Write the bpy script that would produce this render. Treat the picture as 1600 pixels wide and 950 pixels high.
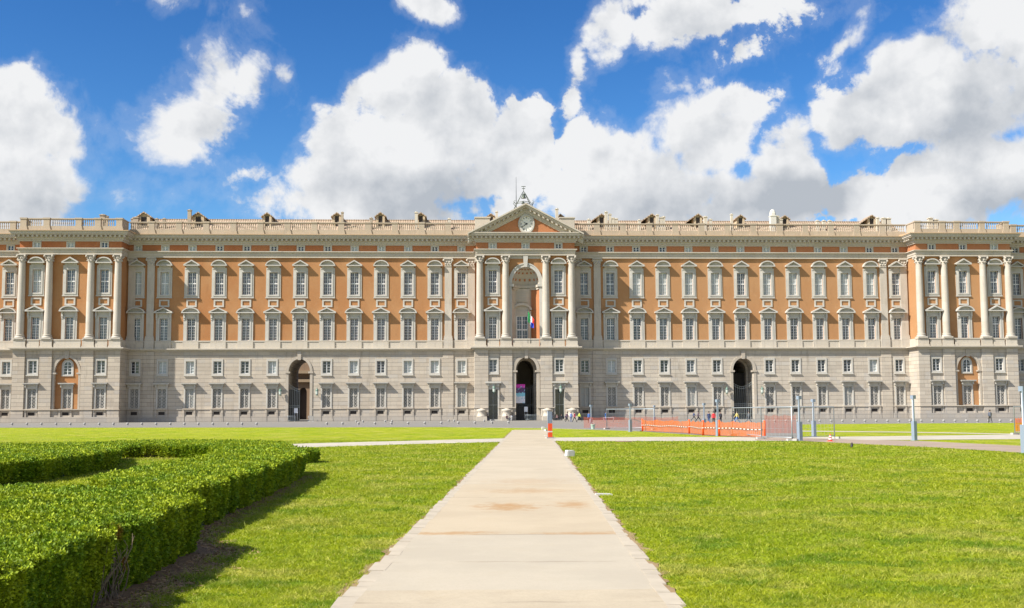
import bpy, bmesh, math, random
import numpy as np
from mathutils import Vector, Matrix, Euler
random.seed(7); rng=np.random.default_rng(11)
for o in list(bpy.data.objects): bpy.data.objects.remove(o)
S=bpy.context.scene; COL=S.collection; R=math.radians

# ------------------------------------------------------------------ camera, world, sun, exposure
FPX,PITCH,ROLL,TH=1813.2,.09239,.00473,.05056
PX0,PD,H=2.28,240.0,1.81
cd=bpy.data.cameras.new('Camera'); cam=bpy.data.objects.new('Camera',cd); COL.objects.link(cam)
cd.lens=36*FPX/1600; cd.sensor_width=36; cd.sensor_fit='HORIZONTAL'; cd.clip_start=.05; cd.clip_end=20000
cam.location=(0,0,H)
cam.matrix_world=Matrix.Translation((0,0,H))@Euler((math.pi/2+PITCH,0,0)).to_matrix().to_4x4()@Matrix.Rotation(-ROLL,4,'Z')
S.camera=cam
_c,_s,_cr,_sr=math.cos(PITCH),math.sin(PITCH),math.cos(ROLL),math.sin(ROLL)
def ray(px,py):
    X,Y=px-800,py-475; a=(X*_cr-Y*_sr)/FPX; b=(X*_sr+Y*_cr)/FPX
    return (a,_c+b*_s,_s-b*_c)
def ground(px,py,z=0.0):
    d=ray(px,py); t=(z-H)/d[2]; return (d[0]*t,d[1]*t)
SUNV=Vector((-2.05*math.cos(TH)+math.sin(TH),-2.05*math.sin(TH)-math.cos(TH),2.1)).normalized()
SUN_EL=math.asin(SUNV.z); SUN_ROT=math.atan2(SUNV.x,SUNV.y)
sl=bpy.data.lights.new('sun','SUN'); sl.energy=4.9; sl.angle=R(.53); sl.color=(1,.945,.86)
so=bpy.data.objects.new('sun',sl); COL.objects.link(so); so.rotation_euler=SUNV.to_track_quat('Z','Y').to_euler()
S.view_settings.view_transform='Standard'; S.view_settings.look='None'; S.view_settings.gamma=1
S.view_settings.exposure=.8
SKY_STRENGTH=.088

class NT:
    """small node helper"""
    def __init__(s,t): s.t=t; t.nodes.clear()
    def n(s,typ,**k):
        x=s.t.nodes.new(typ)
        for a,b in k.items():
            if a.startswith('i_'):
                key=a[2:]; key=int(key) if key.isdigit() else key.replace('_',' ')
                s.set(x.inputs[key],b)
            else: setattr(x,a,b)
        return x
    def set(s,inp,v):
        if isinstance(v,bpy.types.NodeSocket): s.t.links.new(v,inp)
        else: inp.default_value=v
    def m(s,op,a,b=0.0,c=None,clamp=False):
        x=s.t.nodes.new('ShaderNodeMath'); x.operation=op; x.use_clamp=clamp
        s.set(x.inputs[0],a); s.set(x.inputs[1],b)
        if c is not None: s.set(x.inputs[2],c)
        return x.outputs[0]
    def v(s,op,a,b=(0,0,0),out=0):
        x=s.t.nodes.new('ShaderNodeVectorMath'); x.operation=op
        s.set(x.inputs[0],a)
        if op=='SCALE': s.set(x.inputs['Scale'],b)
        elif op not in('LENGTH','NORMALIZE'): s.set(x.inputs[1],b)
        return x.outputs[out]
    def mix(s,f,a,b,bt='MIX'):
        x=s.t.nodes.new('ShaderNodeMix'); x.data_type='RGBA'; x.blend_type=bt
        s.set(x.inputs[0],f); s.set(x.inputs[6],a if not isinstance(a,tuple) or len(a)==4 else a+(1,)); s.set(x.inputs[7],b if not isinstance(b,tuple) or len(b)==4 else b+(1,))
        return x.outputs[2]
    def ss(s,v,a,b,lo=0.0,hi=1.0,typ='SMOOTHSTEP'):
        x=s.t.nodes.new('ShaderNodeMapRange'); x.interpolation_type=typ
        s.set(x.inputs[0],v); s.set(x.inputs[1],a); s.set(x.inputs[2],b); s.set(x.inputs[3],lo); s.set(x.inputs[4],hi)
        return x.outputs[0]
    def noise(s,vec,scale,detail=4,rough=.55,dist=0.0,out=0):
        x=s.n('ShaderNodeTexNoise'); s.set(x.inputs['Vector'],vec); x.inputs['Scale'].default_value=scale
        x.inputs['Detail'].default_value=detail; x.inputs['Roughness'].default_value=rough; x.inputs['Distortion'].default_value=dist
        return x.outputs[out]

W=bpy.data.worlds.new('World'); S.world=W; W.use_nodes=True
w=NT(W.node_tree)
sky=w.n('ShaderNodeTexSky',sky_type='NISHITA',sun_disc=False,sun_elevation=SUN_EL,sun_rotation=SUN_ROT,altitude=60,air_density=1.0,dust_density=.25,ozone_density=3.0)
hs=w.n('ShaderNodeHueSaturation'); hs.inputs['Saturation'].default_value=1.25; w.set(hs.inputs['Color'],sky.outputs[0])
gm=w.n('ShaderNodeGamma'); gm.inputs[1].default_value=1.4; w.set(gm.inputs[0],hs.outputs[0]); SKYC=w.mix(1.0,gm.outputs[0],(.52,.51,.50),'MULTIPLY')
geo=w.n('ShaderNodeTexCoord'); D=w.v('NORMALIZE',geo.outputs['Generated'])
sp=w.n('ShaderNodeSeparateXYZ'); w.set(sp.inputs[0],D)
az=w.m('ARCTAN2',sp.outputs[0],sp.outputs[1]); el=w.m('ARCSINE',sp.outputs[2])
cb=w.n('ShaderNodeCombineXYZ'); w.set(cb.inputs[0],az); w.set(cb.inputs[1],el); AE=cb.outputs[0]
wn=w.n('ShaderNodeTexNoise'); w.set(wn.inputs['Vector'],D); wn.inputs['Scale'].default_value=9; wn.inputs['Detail'].default_value=5
wv=w.v('SCALE',w.v('SUBTRACT',wn.outputs['Color'],(.5,.5,.5)),.075)
AEW=w.v('ADD',AE,wv)
def azel(px,py):
    d=Vector(ray(px,py)).normalized(); return math.atan2(d.x,d.y),math.asin(d.z)
def blob(vec,cx,cy,rx,ry,rot=0,wt=1.0,auto=True):
    a,e=azel(cx,cy); rx/=FPX; ry/=FPX; r=R(rot)
    q=w.v('SUBTRACT',vec,(a,e,0))
    if rot:
        x=w.t.nodes.new('ShaderNodeVectorRotate'); x.rotation_type='Z_AXIS'; w.set(x.inputs['Vector'],q); x.inputs['Angle'].default_value=-r; q=x.outputs[0]
    q=w.v('MULTIPLY',q,(1/rx,1/ry,0)); L=w.v('LENGTH',q,out=1)
    return w.m('MULTIPLY',w.m('SUBTRACT',1.0,L),wt*(max(.30,min(1.25,min(rx,ry)*FPX/60)) if auto else 1))
BL=[(55,235,105,120),(30,160,75,70),(20,310,120,70),(120,300,45,40),(190,315,38,22,0,.7),
(322,118,55,66,0,1.0),(280,175,85,50,20,1),(262,215,45,50,0,.9),(368,128,56,34,35,1.2),
(442,138,20,30,10,.9),(390,284,26,20,0,.7),(384,30,18,20,0,.5),(280,4,34,18,0,.7),(655,8,55,34,0,1.2),
(636,140,62,68),(600,190,95,80),(545,235,80,75),(700,200,90,75),(640,270,190,85),(520,290,90,55),(430,318,36,34,0,.8),(827,190,52,50),(800,255,100,75),(600,330,230,45),
(940,180,14,24,20,.6),(925,225,60,50),(975,255,80,60),(1090,215,85,65),(1135,168,75,36,8,1),(1020,290,150,75),(1240,212,42,38),(1235,270,70,60),(1190,310,160,50),(1340,300,120,50),(1440,265,75,42),(1550,265,110,70),(1480,320,170,50),
(1440,110,165,68,42,1),(1470,150,120,60,20,1),(1510,45,70,62,30,1),(1335,195,60,46,20,1),(1560,150,110,60,25,1),(1430,195,140,42,10,.9),
(1110,18,150,36,12,1.2),(965,45,60,48,30,1.0),(916,95,24,58,-25,1.4),(1160,60,50,26,0,.4),(1230,5,60,22,0,.6),(1322,70,16,50,-25,1.3),(1065,130,40,16,0,.7),(1590,70,60,60,0,.6)]
f=None
for b in BL:
    x=blob(AEW,*b)
    f=x if f is None else w.m('MAXIMUM',f,x)
# other fair-weather clouds round the rest of the sky
oth=w.m('MULTIPLY',w.ss(w.m('ABSOLUTE',az),.62,.9),w.m('SUBTRACT',w.noise(D,3.2,4,.5),.47)); oth=w.m('MULTIPLY',oth,3.0)
f=w.m('MAXIMUM',f,w.m('SUBTRACT',oth,w.ss(w.m('ABSOLUTE',az),.62,.9,1.0,0.0)))
n1=w.noise(D,13,10,.62,.35)
n2=w.noise(D,52,8,.6,.2)
fld=w.m('ADD',w.m('MINIMUM',w.m('MULTIPLY',f,1.25),.75),w.m('MULTIPLY',w.m('SUBTRACT',n1,.512),2.5)); fld=w.m('ADD',fld,w.m('MULTIPLY',w.m('SUBTRACT',n2,.5),1.0))
n3=w.noise(D,6,3,.5)
dens=w.ss(fld,-.06,w.ss(n3,.36,.64,.13,.70,'LINEAR'))
wisp=w.m('MULTIPLY',w.ss(fld,-.35,.1),.12)
dens=w.m('MAXIMUM',dens,wisp)
# billow relief: how much cloud lies towards the sun
sd=tuple(SUNV*.022)
nb1=w.noise(D,13,6,.5,.1); nb2=w.noise(w.v('ADD',D,(-.016,0,.020)),13,6,.5,.1)
rel=w.m('MULTIPLY',w.m('SUBTRACT',nb2,nb1),2.6)
g=None
for b in [(690,318,230,85,0,1.0),(600,300,120,60,0,.5),(1150,325,230,75,0,1.05),(1290,300,120,50,0,.8),(60,320,150,60,0,.85),(1490,205,170,55,14,1.0),(1560,330,140,60,0,.7),(1120,60,120,40,10,.45),(1400,120,120,30,42,.35),(1540,110,80,60,0,.6),(300,190,70,50,0,.3),(40,190,60,30,0,.3)]:
    x=w.m('MAXIMUM',blob(AEW,*b,auto=False),0.0); g=x if g is None else w.m('ADD',g,x)
nb3=w.noise(D,38,6,.55,.1); nb4=w.noise(w.v('ADD',D,(-.006,0,.008)),38,6,.55,.1); rel=w.m('ADD',rel,w.m('MULTIPLY',w.m('SUBTRACT',nb4,nb3),.9)); rel=w.m('ADD',rel,.04)
g=w.m('MULTIPLY',g,.90); g=w.m('ADD',g,rel); g=w.m('ADD',g,w.m('MULTIPLY',w.ss(fld,.1,1.0),.10))
g=w.m('MINIMUM',w.m('MAXIMUM',g,0.0),1.0)
K=1/SKY_STRENGTH
ccol=w.mix(g,tuple(.515*K*c for c in(.985,.995,1.01)),tuple(.315*K*c for c in(.88,.95,1.05)))
fin=w.mix(dens,SKYC,ccol)
bg=w.n('ShaderNodeBackground'); w.set(bg.inputs[0],fin); bg.inputs[1].default_value=SKY_STRENGTH
wo=w.n('ShaderNodeOutputWorld'); w.set(wo.inputs[0],bg.outputs[0])

# ------------------------------------------------------------------ helpers
def tag(o,label=None,cat=None,group=None,kind=None):
    if label:o['label']=label
    if cat:o['category']=cat
    if group:o['group']=group
    if kind:o['kind']=kind
    return o
def empty(name,loc=(0,0,0),rz=0,**k):
    o=bpy.data.objects.new(name,None); COL.objects.link(o); o.location=loc; o.rotation_euler=(0,0,rz); o.empty_display_size=.3; return tag(o,**k)
def inst(src,parent=None,loc=None,rz=None,name=None):
    c=src.copy(); COL.objects.link(c); c.parent=parent
    if loc is not None:c.location=loc
    if rz is not None:c.rotation_euler=(0,0,rz)
    if name:c.name=name
    return c
class MB:
    def __init__(s): s.V=[];s.F=[];s.SM=[];s.MI=[];s.mi=0
    def add(s,vs,fs,sm=False):
        n=len(s.V); s.V+=[tuple(v) for v in vs]; s.F+=[tuple(i+n for i in f) for f in fs]; s.SM+=[sm]*len(fs); s.MI+=[s.mi]*len(fs)
    def box(s,x0,x1,y0,y1,z0,z1):
        s.add([(x0,y0,z0),(x1,y0,z0),(x1,y1,z0),(x0,y1,z0),(x0,y0,z1),(x1,y0,z1),(x1,y1,z1),(x0,y1,z1)],[(0,3,2,1),(4,5,6,7),(0,1,5,4),(1,2,6,5),(2,3,7,6),(3,0,4,7)])
    def vb(s,u0,u1,v0,v1,z0,z1): s.box(u0,u1,-v1,-v0,z0,z1)      # facade box, v = outwards
    def quad(s,*p): s.add(p,[tuple(range(len(p)))])
    def prism(s,pts,v0,v1):                                        # outline in (u,z), from v0 out to v1
        n=len(pts); s.add([(a,-v0,b) for a,b in pts]+[(a,-v1,b) for a,b in pts],[tuple(range(n))[::-1],tuple(range(n,2*n))]+[(i,(i+1)%n,n+(i+1)%n,n+i) for i in range(n)])
    def band(s,A,B,v0,v1,sm=False):                                # solid strip between two curves
        n=len(A); s.add([(a,-v0,b) for a,b in A]+[(a,-v0,b) for a,b in B]+[(a,-v1,b) for a,b in A]+[(a,-v1,b) for a,b in B],
          [(i,i+1,n+i+1,n+i) for i in range(n-1)]+[(2*n+i,3*n+i,3*n+i+1,2*n+i+1) for i in range(n-1)]+[(i,2*n+i,2*n+i+1,i+1) for i in range(n-1)]+[(n+i,n+i+1,3*n+i+1,3*n+i) for i in range(n-1)]+[(0,n,3*n,2*n),(n-1,3*n-1,4*n-1,2*n-1)])
    def ring(s,ou,iu,oz0,oz1,iz0,iz1,v0,v1,c=0.0):                 # rectangular frame, half widths ou/iu about c
        s.vb(c-ou,c-iu,v0,v1,oz0,oz1); s.vb(c+iu,c+ou,v0,v1,oz0,oz1)
        if iz0>oz0: s.vb(c-iu,c+iu,v0,v1,oz0,iz0)
        if oz1>iz1: s.vb(c-iu,c+iu,v0,v1,iz1,oz1)
    def lathe(s,prof,c=(0,0,0),n=12,a0=0,a1=2*math.pi,sm=True,sx=1,sy=1):
        full=abs(a1-a0-2*math.pi)<1e-6; k=n if full else n+1; P=[]
        for r,z in prof:
            for i in range(k):
                a=a0+(a1-a0)*i/n; P.append((c[0]+r*math.cos(a)*sx,c[1]+r*math.sin(a)*sy,c[2]+z))
        F=[]
        for j in range(len(prof)-1):
            for i in range(n):
                i2=(i+1)%k; F.append((j*k+i,j*k+i2,(j+1)*k+i2,(j+1)*k+i))
        s.add(P,F,sm)
        if full:
            s.add(P[:k],[tuple(range(k))[::-1]]); s.add(P[-k:],[tuple(range(k))])
    def tube(s,pts,r,n=6,r1=None):
        pts=[Vector(p) for p in pts]; P=[];F=[]
        for i,p in enumerate(pts):
            t=(pts[min(i+1,len(pts)-1)]-pts[max(i-1,0)]).normalized()
            a=t.orthogonal().normalized() if i==0 else (a-t*a.dot(t)).normalized(); b=t.cross(a)
            rr=r if r1 is None else r+(r1-r)*i/(len(pts)-1)
            P+=[p+(a*math.cos(2*math.pi*k/n)+b*math.sin(2*math.pi*k/n))*rr for k in range(n)]
        for i in range(len(pts)-1):
            for k in range(n): F.append((i*n+k,i*n+(k+1)%n,(i+1)*n+(k+1)%n,(i+1)*n+k))
        F+=[tuple(range(n))[::-1],tuple(range((len(pts)-1)*n,len(pts)*n))]
        s.add(P,F,n>4)
    def ball(s,c,r,n=10,sz=1.0,k=6):
        s.lathe([(max(1e-3,r*math.sin(math.pi*j/k)),-r*sz*math.cos(math.pi*j/k)) for j in range(k+1)],c,n)
    def mesh(s,name,mats,recalc=True):
        me=bpy.data.meshes.new(name); me.from_pydata(s.V,[],s.F)
        for m_ in (mats if isinstance(mats,(list,tuple)) else [mats]): me.materials.append(m_)
        me.polygons.foreach_set('use_smooth',s.SM); me.polygons.foreach_set('material_index',s.MI)
        if recalc:
            bm=bmesh.new(); bm.from_mesh(me); bmesh.ops.recalc_face_normals(bm,faces=bm.faces); bm.to_mesh(me); bm.free()
        me.update(); return me
    def build(s,name,mats,parent=None,loc=(0,0,0),rz=0,recalc=True,**k):
        o=bpy.data.objects.new(name,s.mesh(name,mats,recalc)); COL.objects.link(o); o.parent=parent; o.location=loc; o.rotation_euler=(0,0,rz)
        return tag(o,**k)
def arc(cx,cz,rx,rz,a0,a1,n): return [(cx+rx*math.cos(R(a0+(a1-a0)*i/n)),cz+rz*math.sin(R(a0+(a1-a0)*i/n))) for i in range(n+1)]

# ------------------------------------------------------------------ materials
def new_mat(name):
    m=bpy.data.materials.new(name); m.use_nodes=True; t=NT(m.node_tree)
    p=t.n('ShaderNodeBsdfPrincipled'); o=t.n('ShaderNodeOutputMaterial'); t.set(o.inputs[0],p.outputs[0]); return m,t,p,o
def objco(t): return t.n('ShaderNodeTexCoord').outputs['Object']
def simple(name,col,rough=.6,metal=0,var=.12,scale=3.0,spec=.5,bump=0):
    m,t,p,o=new_mat(name); c=objco(t); n=t.noise(c,scale,5,.6)
    t.set(p.inputs['Base Color'],t.mix(n,tuple(x*(1-var) for x in col),tuple(min(1,x*(1+var)) for x in col)))
    p.inputs['Roughness'].default_value=rough; p.inputs['Metallic'].default_value=metal; p.inputs['Specular IOR Level'].default_value=spec
    if bump:
        b=t.n('ShaderNodeBump'); b.inputs['Strength'].default_value=bump; t.set(b.inputs['Height'],t.noise(c,scale*6,6)); t.set(p.inputs['Normal'],b.outputs[0])
    return m
def stone_blocks(name,c1,c2,mort,bw=2.9,bh=.79,msz=.035):
    m,t,p,o=new_mat(name); c=objco(t); s=t.n('ShaderNodeSeparateXYZ'); t.set(s.inputs[0],c)
    cb=t.n('ShaderNodeCombineXYZ'); t.set(cb.inputs[0],t.m('ADD',s.outputs[0],s.outputs[1])); t.set(cb.inputs[1],t.m('SUBTRACT',s.outputs[2],.06))
    br=t.n('ShaderNodeTexBrick'); t.set(br.inputs['Vector'],cb.outputs[0])
    br.inputs['Scale'].default_value=1; br.inputs['Brick Width'].default_value=bw; br.inputs['Row Height'].default_value=bh; br.inputs['Mortar Size'].default_value=msz; br.inputs['Mortar Smooth'].default_value=.2; br.inputs['Bias'].default_value=-.1
    br.inputs['Color1'].default_value=c1+(1,); br.inputs['Color2'].default_value=c2+(1,); br.inputs['Mortar'].default_value=(1,1,1,1)
    # mortar only along the horizontal joints: rows first, vertical joints faint
    row=t.m('FRACT',t.m('DIVIDE',t.m('SUBTRACT',s.outputs[2],.06),bh)); rl=t.m('LESS_THAN',t.m('MINIMUM',row,t.m('SUBTRACT',1.0,row)),.036)
    big=t.noise(c,.22,4,.6); fine=t.noise(c,2.2,7,.65)
    mp=t.n('ShaderNodeMapping'); mp.inputs['Scale'].default_value=(1.3,1.3,.16); t.set(mp.inputs[0],c); streak=t.noise(mp.outputs[0],1.0,5,.65)
    wb=t.n('ShaderNodeTexWhiteNoise'); t.set(wb.inputs[0],t.v('SNAP',cb.outputs[0],(1.45,bh,1)))
    colr=t.mix(t.m('MULTIPLY',wb.outputs[0],.42),br.outputs['Color'],(.44,.375,.30)); colr=t.mix(t.ss(wb.outputs[0],.86,.87,0,.35),colr,(.40,.40,.39)); colr=t.mix(br.outputs['Fac'],colr,tuple(.8*x for x in c2))
    colr=t.mix(t.ss(big,.35,.7,0,.45),colr,tuple(.78*x for x in (c1[0]*.95,c1[1]*.97,c1[2])))
    colr=t.mix(t.ss(streak,.52,.75,0,.5),colr,(.20,.17,.135)); colr=t.mix(t.ss(fine,.35,.7,0,.22),colr,(.52,.47,.40))
    colr=t.mix(t.ss(s.outputs[0],-110,30,.26,0,'LINEAR'),colr,t.mix(1.0,colr,(.80,.70,.56),'MULTIPLY')); colr=t.mix(t.m('MULTIPLY',rl,.75),colr,mort)  # cloud shade of the left end painted in: stone browner and darker there
    # rising damp close to the paving (a stain that stays)
    damp=t.m('MULTIPLY',t.ss(t.m('ADD',s.outputs[2],t.m('MULTIPLY',t.noise(c,.35,4),2.2)),1.6,3.6,1.0,0.0),.35)
    colr=t.mix(damp,colr,(.24,.235,.235))
    t.set(p.inputs['Base Color'],colr); p.inputs['Roughness'].default_value=.85; p.inputs['Specular IOR Level'].default_value=.25
    b=t.n('ShaderNodeBump'); b.inputs['Strength'].default_value=.5; b.inputs['Distance'].default_value=.06
    t.set(b.inputs['Height'],t.m('ADD',t.m('MULTIPLY',rl,-1.0),t.m('MULTIPLY',fine,.5))); t.set(p.inputs['Normal'],b.outputs[0])
    return m
def dressed(name,col,dark=(.2,.17,.13),amt=.45):
    m,t,p,o=new_mat(name); c=objco(t); mp=t.n('ShaderNodeMapping'); mp.inputs['Scale'].default_value=(1.6,1.6,.2); t.set(mp.inputs[0],c)
    st=t.noise(mp.outputs[0],1.2,6,.7); big=t.noise(c,.3,4); fine=t.noise(c,5,5)
    s=t.n('ShaderNodeSeparateXYZ'); t.set(s.inputs[0],c)
    # drums and blocks of slightly different stone
    row=t.n('ShaderNodeTexWhiteNoise',noise_dimensions='3D'); sn=t.v('SNAP',t.v('ADD',c,(0,0,.3)),(4.1,4.1,1.35)); t.set(row.inputs[0],sn)
    k=t.mix(t.m('MULTIPLY',row.outputs[0],.5),col,tuple(x*y for x,y in zip(col,(.84,.80,.74))))
    k=t.mix(t.ss(st,.5,.78,0,amt),k,dark); k=t.mix(t.ss(big,.4,.7,0,.25),k,tuple(x*.8 for x in col)); k=t.mix(t.m('MULTIPLY',fine,.14),k,(.8,.76,.68))
    t.set(p.inputs['Base Color'],k); p.inputs['Roughness'].default_value=.8; p.inputs['Specular IOR Level'].default_value=.25
    b=t.n('ShaderNodeBump'); b.inputs['Strength'].default_value=.25; b.inputs['Distance'].default_value=.05; t.set(b.inputs['Height'],fine); t.set(p.inputs['Normal'],b.outputs[0])
    return m
def plaster(name,col,col2):
    m,t,p,o=new_mat(name); c=objco(t); mp=t.n('ShaderNodeMapping'); mp.inputs['Scale'].default_value=(1,1,.3); t.set(mp.inputs[0],c)
    big=t.noise(c,.12,5,.6); st=t.noise(mp.outputs[0],.9,6,.68); fine=t.noise(c,3.5,6,.7)
    s=t.n('ShaderNodeSeparateXYZ'); t.set(s.inputs[0],c)
    lr=t.ss(s.outputs[0],-105,60)  # left-to-right ramp: shadowed look of the left end painted into the plaster
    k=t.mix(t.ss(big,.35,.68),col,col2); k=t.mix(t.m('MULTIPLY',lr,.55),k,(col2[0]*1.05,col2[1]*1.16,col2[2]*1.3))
    k=t.mix(t.ss(st,.5,.8,0,.35),k,tuple(x*.6 for x in col)); k=t.mix(t.ss(t.noise(c,.5,6,.7),.55,.7,0,.35),k,(.46,.28,.15)); k=t.mix(t.ss(fine,.45,.8,0,.3),k,(.44,.25,.13))
    # faint brick courses
    row=t.m('FRACT',t.m('MULTIPLY',s.outputs[2],3.2)); k=t.mix(t.m('MULTIPLY',t.m('LESS_THAN',row,.22),.16),k,(.34,.2,.11))
    t.set(p.inputs['Base Color'],k); p.inputs['Roughness'].default_value=.9; p.inputs['Specular IOR Level'].default_value=.2
    b=t.n('ShaderNodeBump'); b.inputs['Strength'].default_value=.2; b.inputs['Distance'].default_value=.04; t.set(b.inputs['Height'],fine); t.set(p.inputs['Normal'],b.outputs[0])
    return m
def tiles(name):
    m,t,p,o=new_mat(name); c=objco(t); s=t.n('ShaderNodeSeparateXYZ'); t.set(s.inputs[0],c)
    wx=t.m('SINE',t.m('MULTIPLY',s.outputs[0],2*math.pi/.5)); ry=t.m('FRACT',t.m('DIVIDE',s.outputs[1],.42))
    sn=t.v('SNAP',c,(.36,.42,9)); wnz=t.n('ShaderNodeTexWhiteNoise'); t.set(wnz.inputs[0],sn)
    k=t.mix(wnz.outputs[0],(.40,.26,.165),(.56,.42,.29)); k=t.mix(t.noise(c,.8,5),k,(.36,.29,.21)); k=t.mix(t.ss(wx,-1,.2,.45,0),k,(.14,.09,.06)); k=t.mix(t.m('MULTIPLY',t.m('LESS_THAN',ry,.15),.5),k,(.12,.08,.06))
    t.set(p.inputs['Base Color'],k); p.inputs['Roughness'].default_value=.9
    b=t.n('ShaderNodeBump'); b.inputs['Strength'].default_value=1; b.inputs['Distance'].default_value=.025; t.set(b.inputs['Height'],t.m('ADD',wx,t.m('MULTIPLY',ry,.6))); t.set(p.inputs['Normal'],b.outputs[0])
    return m
def glass(name,col,rough,mixcol=None):
    m,t,p,o=new_mat(name); oi=t.n('ShaderNodeObjectInfo'); c=objco(t)
    v=t.v('ADD',c,t.n('ShaderNodeObjectInfo').outputs['Location']); n=t.noise(v,.9,3)
    k=t.mix(t.m('MULTIPLY',oi.outputs['Random'],.6),col,mixcol or tuple(x*.4 for x in col)); k=t.mix(t.m('MULTIPLY',n,.5),k,tuple(x*.55 for x in col))
    t.set(p.inputs['Base Color'],k); p.inputs['Roughness'].default_value=rough; p.inputs['Specular IOR Level'].default_value=.7
    b=t.n('ShaderNodeBump'); b.inputs['Strength'].default_value=.12; b.inputs['Distance'].default_value=.05; t.set(b.inputs['Height'],t.noise(v,1.6,2)); t.set(p.inputs['Normal'],b.outputs[0])
    return m
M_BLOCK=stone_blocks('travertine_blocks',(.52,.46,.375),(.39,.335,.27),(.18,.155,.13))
M_STONE=dressed('dressed_stone',(.49,.44,.365))
M_WARM=dressed('arch_stone',(.40,.35,.285))
M_COLST=dressed('column_stone',(.46,.415,.35),(.24,.205,.16),.5)
M_TRIM=dressed('window_surround_stone',(.47,.45,.405),(.24,.215,.18),.4)
M_PARAP=dressed('parapet_stone',(.40,.325,.24),(.16,.12,.085),.5)
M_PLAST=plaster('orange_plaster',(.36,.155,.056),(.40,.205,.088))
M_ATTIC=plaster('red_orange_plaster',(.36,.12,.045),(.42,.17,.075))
M_TILE=tiles('roof_tiles')
M_EAVE=simple('eave_tiles',(.46,.32,.19),.9,var=.3,scale=4)
M_SASH=simple('white_painted_wood',(.74,.74,.72),.5,var=.06)
M_GL_DARK=glass('dark_glass',(.035,.045,.06),.08)
M_GL_GREY=glass('grey_glass',(.11,.13,.155),.12,(.045,.055,.07))
M_GRILLE=simple('grille_stone_white',(.50,.47,.42),.7)
M_GL_BROWN=glass('dusty_glass',(.20,.20,.19),.35,(.30,.29,.26))
M_GL_PALE=glass('glass_over_pale_shutters',(.50,.53,.52),.3,(.36,.40,.40))
M_VENT=simple('vent_dark',(.06,.05,.045),.9)
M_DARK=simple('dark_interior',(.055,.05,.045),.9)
M_IRON=simple('dark_iron',(.05,.055,.06),.55,metal=.4)
M_IRONL=simple('pale_iron',(.30,.32,.31),.6,metal=.3)
M_GREEN=simple('verdigris_lantern',(.16,.25,.2),.6,metal=.2)
M_LGLASS=simple('lantern_glass',(.45,.5,.45),.2)
M_WHITE=simple('white_stucco',(.60,.57,.50),.8)
M_DIAL=simple('clock_dial',(.70,.68,.62),.6,var=.05)
M_BRONZE=simple('bronze',(.12,.14,.11),.5,metal=.6)

# ------------------------------------------------------------------ GROUND (structure)
def grass_mat(name,blade=False):
    m,t,p,o=new_mat(name)
    pos=t.n('ShaderNodeNewGeometry').outputs['Position']
    a=t.noise(pos,.11,5,.6); b=t.noise(pos,.55,6,.62); c=t.noise(pos,6.0,5,.7); fi=t.noise(pos,38.0,3,.7)
    k=t.mix(t.ss(a,.36,.64),(.31,.385,.008),(.41,.435,.014))
    k=t.mix(t.ss(t.noise(pos,.9,6,.68),.50,.60,0,.8),k,(.115,.225,.008))
    k=t.mix(t.ss(t.noise(pos,.42,7,.72),.50,.61,0,.7),k,(.56,.50,.13))
    # mown streaks across the lawn, seen far off
    mp=t.n('ShaderNodeMapping'); mp.inputs['Scale'].default_value=(.04,.35,1); mp.inputs['Rotation'].default_value=(0,0,.06); t.set(mp.inputs[0],pos)
    k=t.mix(t.ss(t.noise(mp.outputs[0],1.0,5,.6),.46,.66,0,.5),k,(.42,.40,.04))
    k=t.mix(t.ss(c,.40,.64,0,.6),k,(.085,.15,.006)); 
    if blade:
        at=t.n('ShaderNodeAttribute',attribute_name='rnd'); r=at.outputs['Fac']
        k=t.mix(t.ss(r,.0,.55,.4,0),k,(.13,.21,.008)); k=t.mix(t.ss(r,.78,1.0,0,.7),k,(.58,.54,.12))
        t.set(p.inputs['Base Color'],k); p.inputs['Roughness'].default_value=.55; p.inputs['Specular IOR Level'].default_value=.3
        tr=t.n('ShaderNodeBsdfTranslucent'); t.set(tr.inputs[0],t.mix(0.5,k,(.42,.55,.01)))
        mx=t.n('ShaderNodeMixShader'); mx.inputs[0].default_value=.35; t.set(mx.inputs[1],p.outputs[0]); t.set(mx.inputs[2],tr.outputs[0]); t.set(o.inputs[0],mx.outputs[0])
    else:
        k=t.mix(t.ss(fi,.5,.75,0,.35),k,(.12,.15,.008))
        t.set(p.inputs['Base Color'],k); p.inputs['Roughness'].default_value=1; p.inputs['Specular IOR Level'].default_value=.1
        bp=t.n('ShaderNodeBump'); bp.inputs['Strength'].default_value=.9; bp.inputs['Distance'].default_value=.06; t.set(bp.inputs['Height'],t.m('ADD',c,fi)); t.set(p.inputs['Normal'],bp.outputs[0])
    return m
M_LAWN=grass_mat('lawn'); M_BLADE=grass_mat('grass_blades',True)
def sheet(name,pts,z,mat,sub=None,**k):
    m=MB(); m.quad(*[(x,y,z) for x,y in pts]); o=m.build(name,mat,kind='structure',recalc=False,**k)
    if o.data.polygons[0].normal.z<0: o.data.flip_normals()
    return o
sheet('lawn_ground',[(-1500,-400),(1500,-400),(1500,2500),(-1500,2500)],0,M_LAWN)
def paving_mat():
    m,t,p,o=new_mat('forecourt_paving'); c=objco(t)
    n=t.noise(c,.08,5,.6); f2=t.noise(c,1.5,6,.7); mp=t.n('ShaderNodeMapping'); mp.inputs['Scale'].default_value=(.03,.5,1); t.set(mp.inputs[0],c)
    k=t.mix(n,(.185,.172,.15),(.235,.22,.19)); k=t.mix(t.ss(f2,.4,.7,0,.4),k,(.13,.125,.12)); k=t.mix(t.ss(t.noise(mp.outputs[0],1,4),.5,.65,0,.3),k,(.25,.235,.21))
    t.set(p.inputs['Base Color'],k); p.inputs['Roughness'].default_value=.9; return m
M_PAVE=paving_mat()
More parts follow.
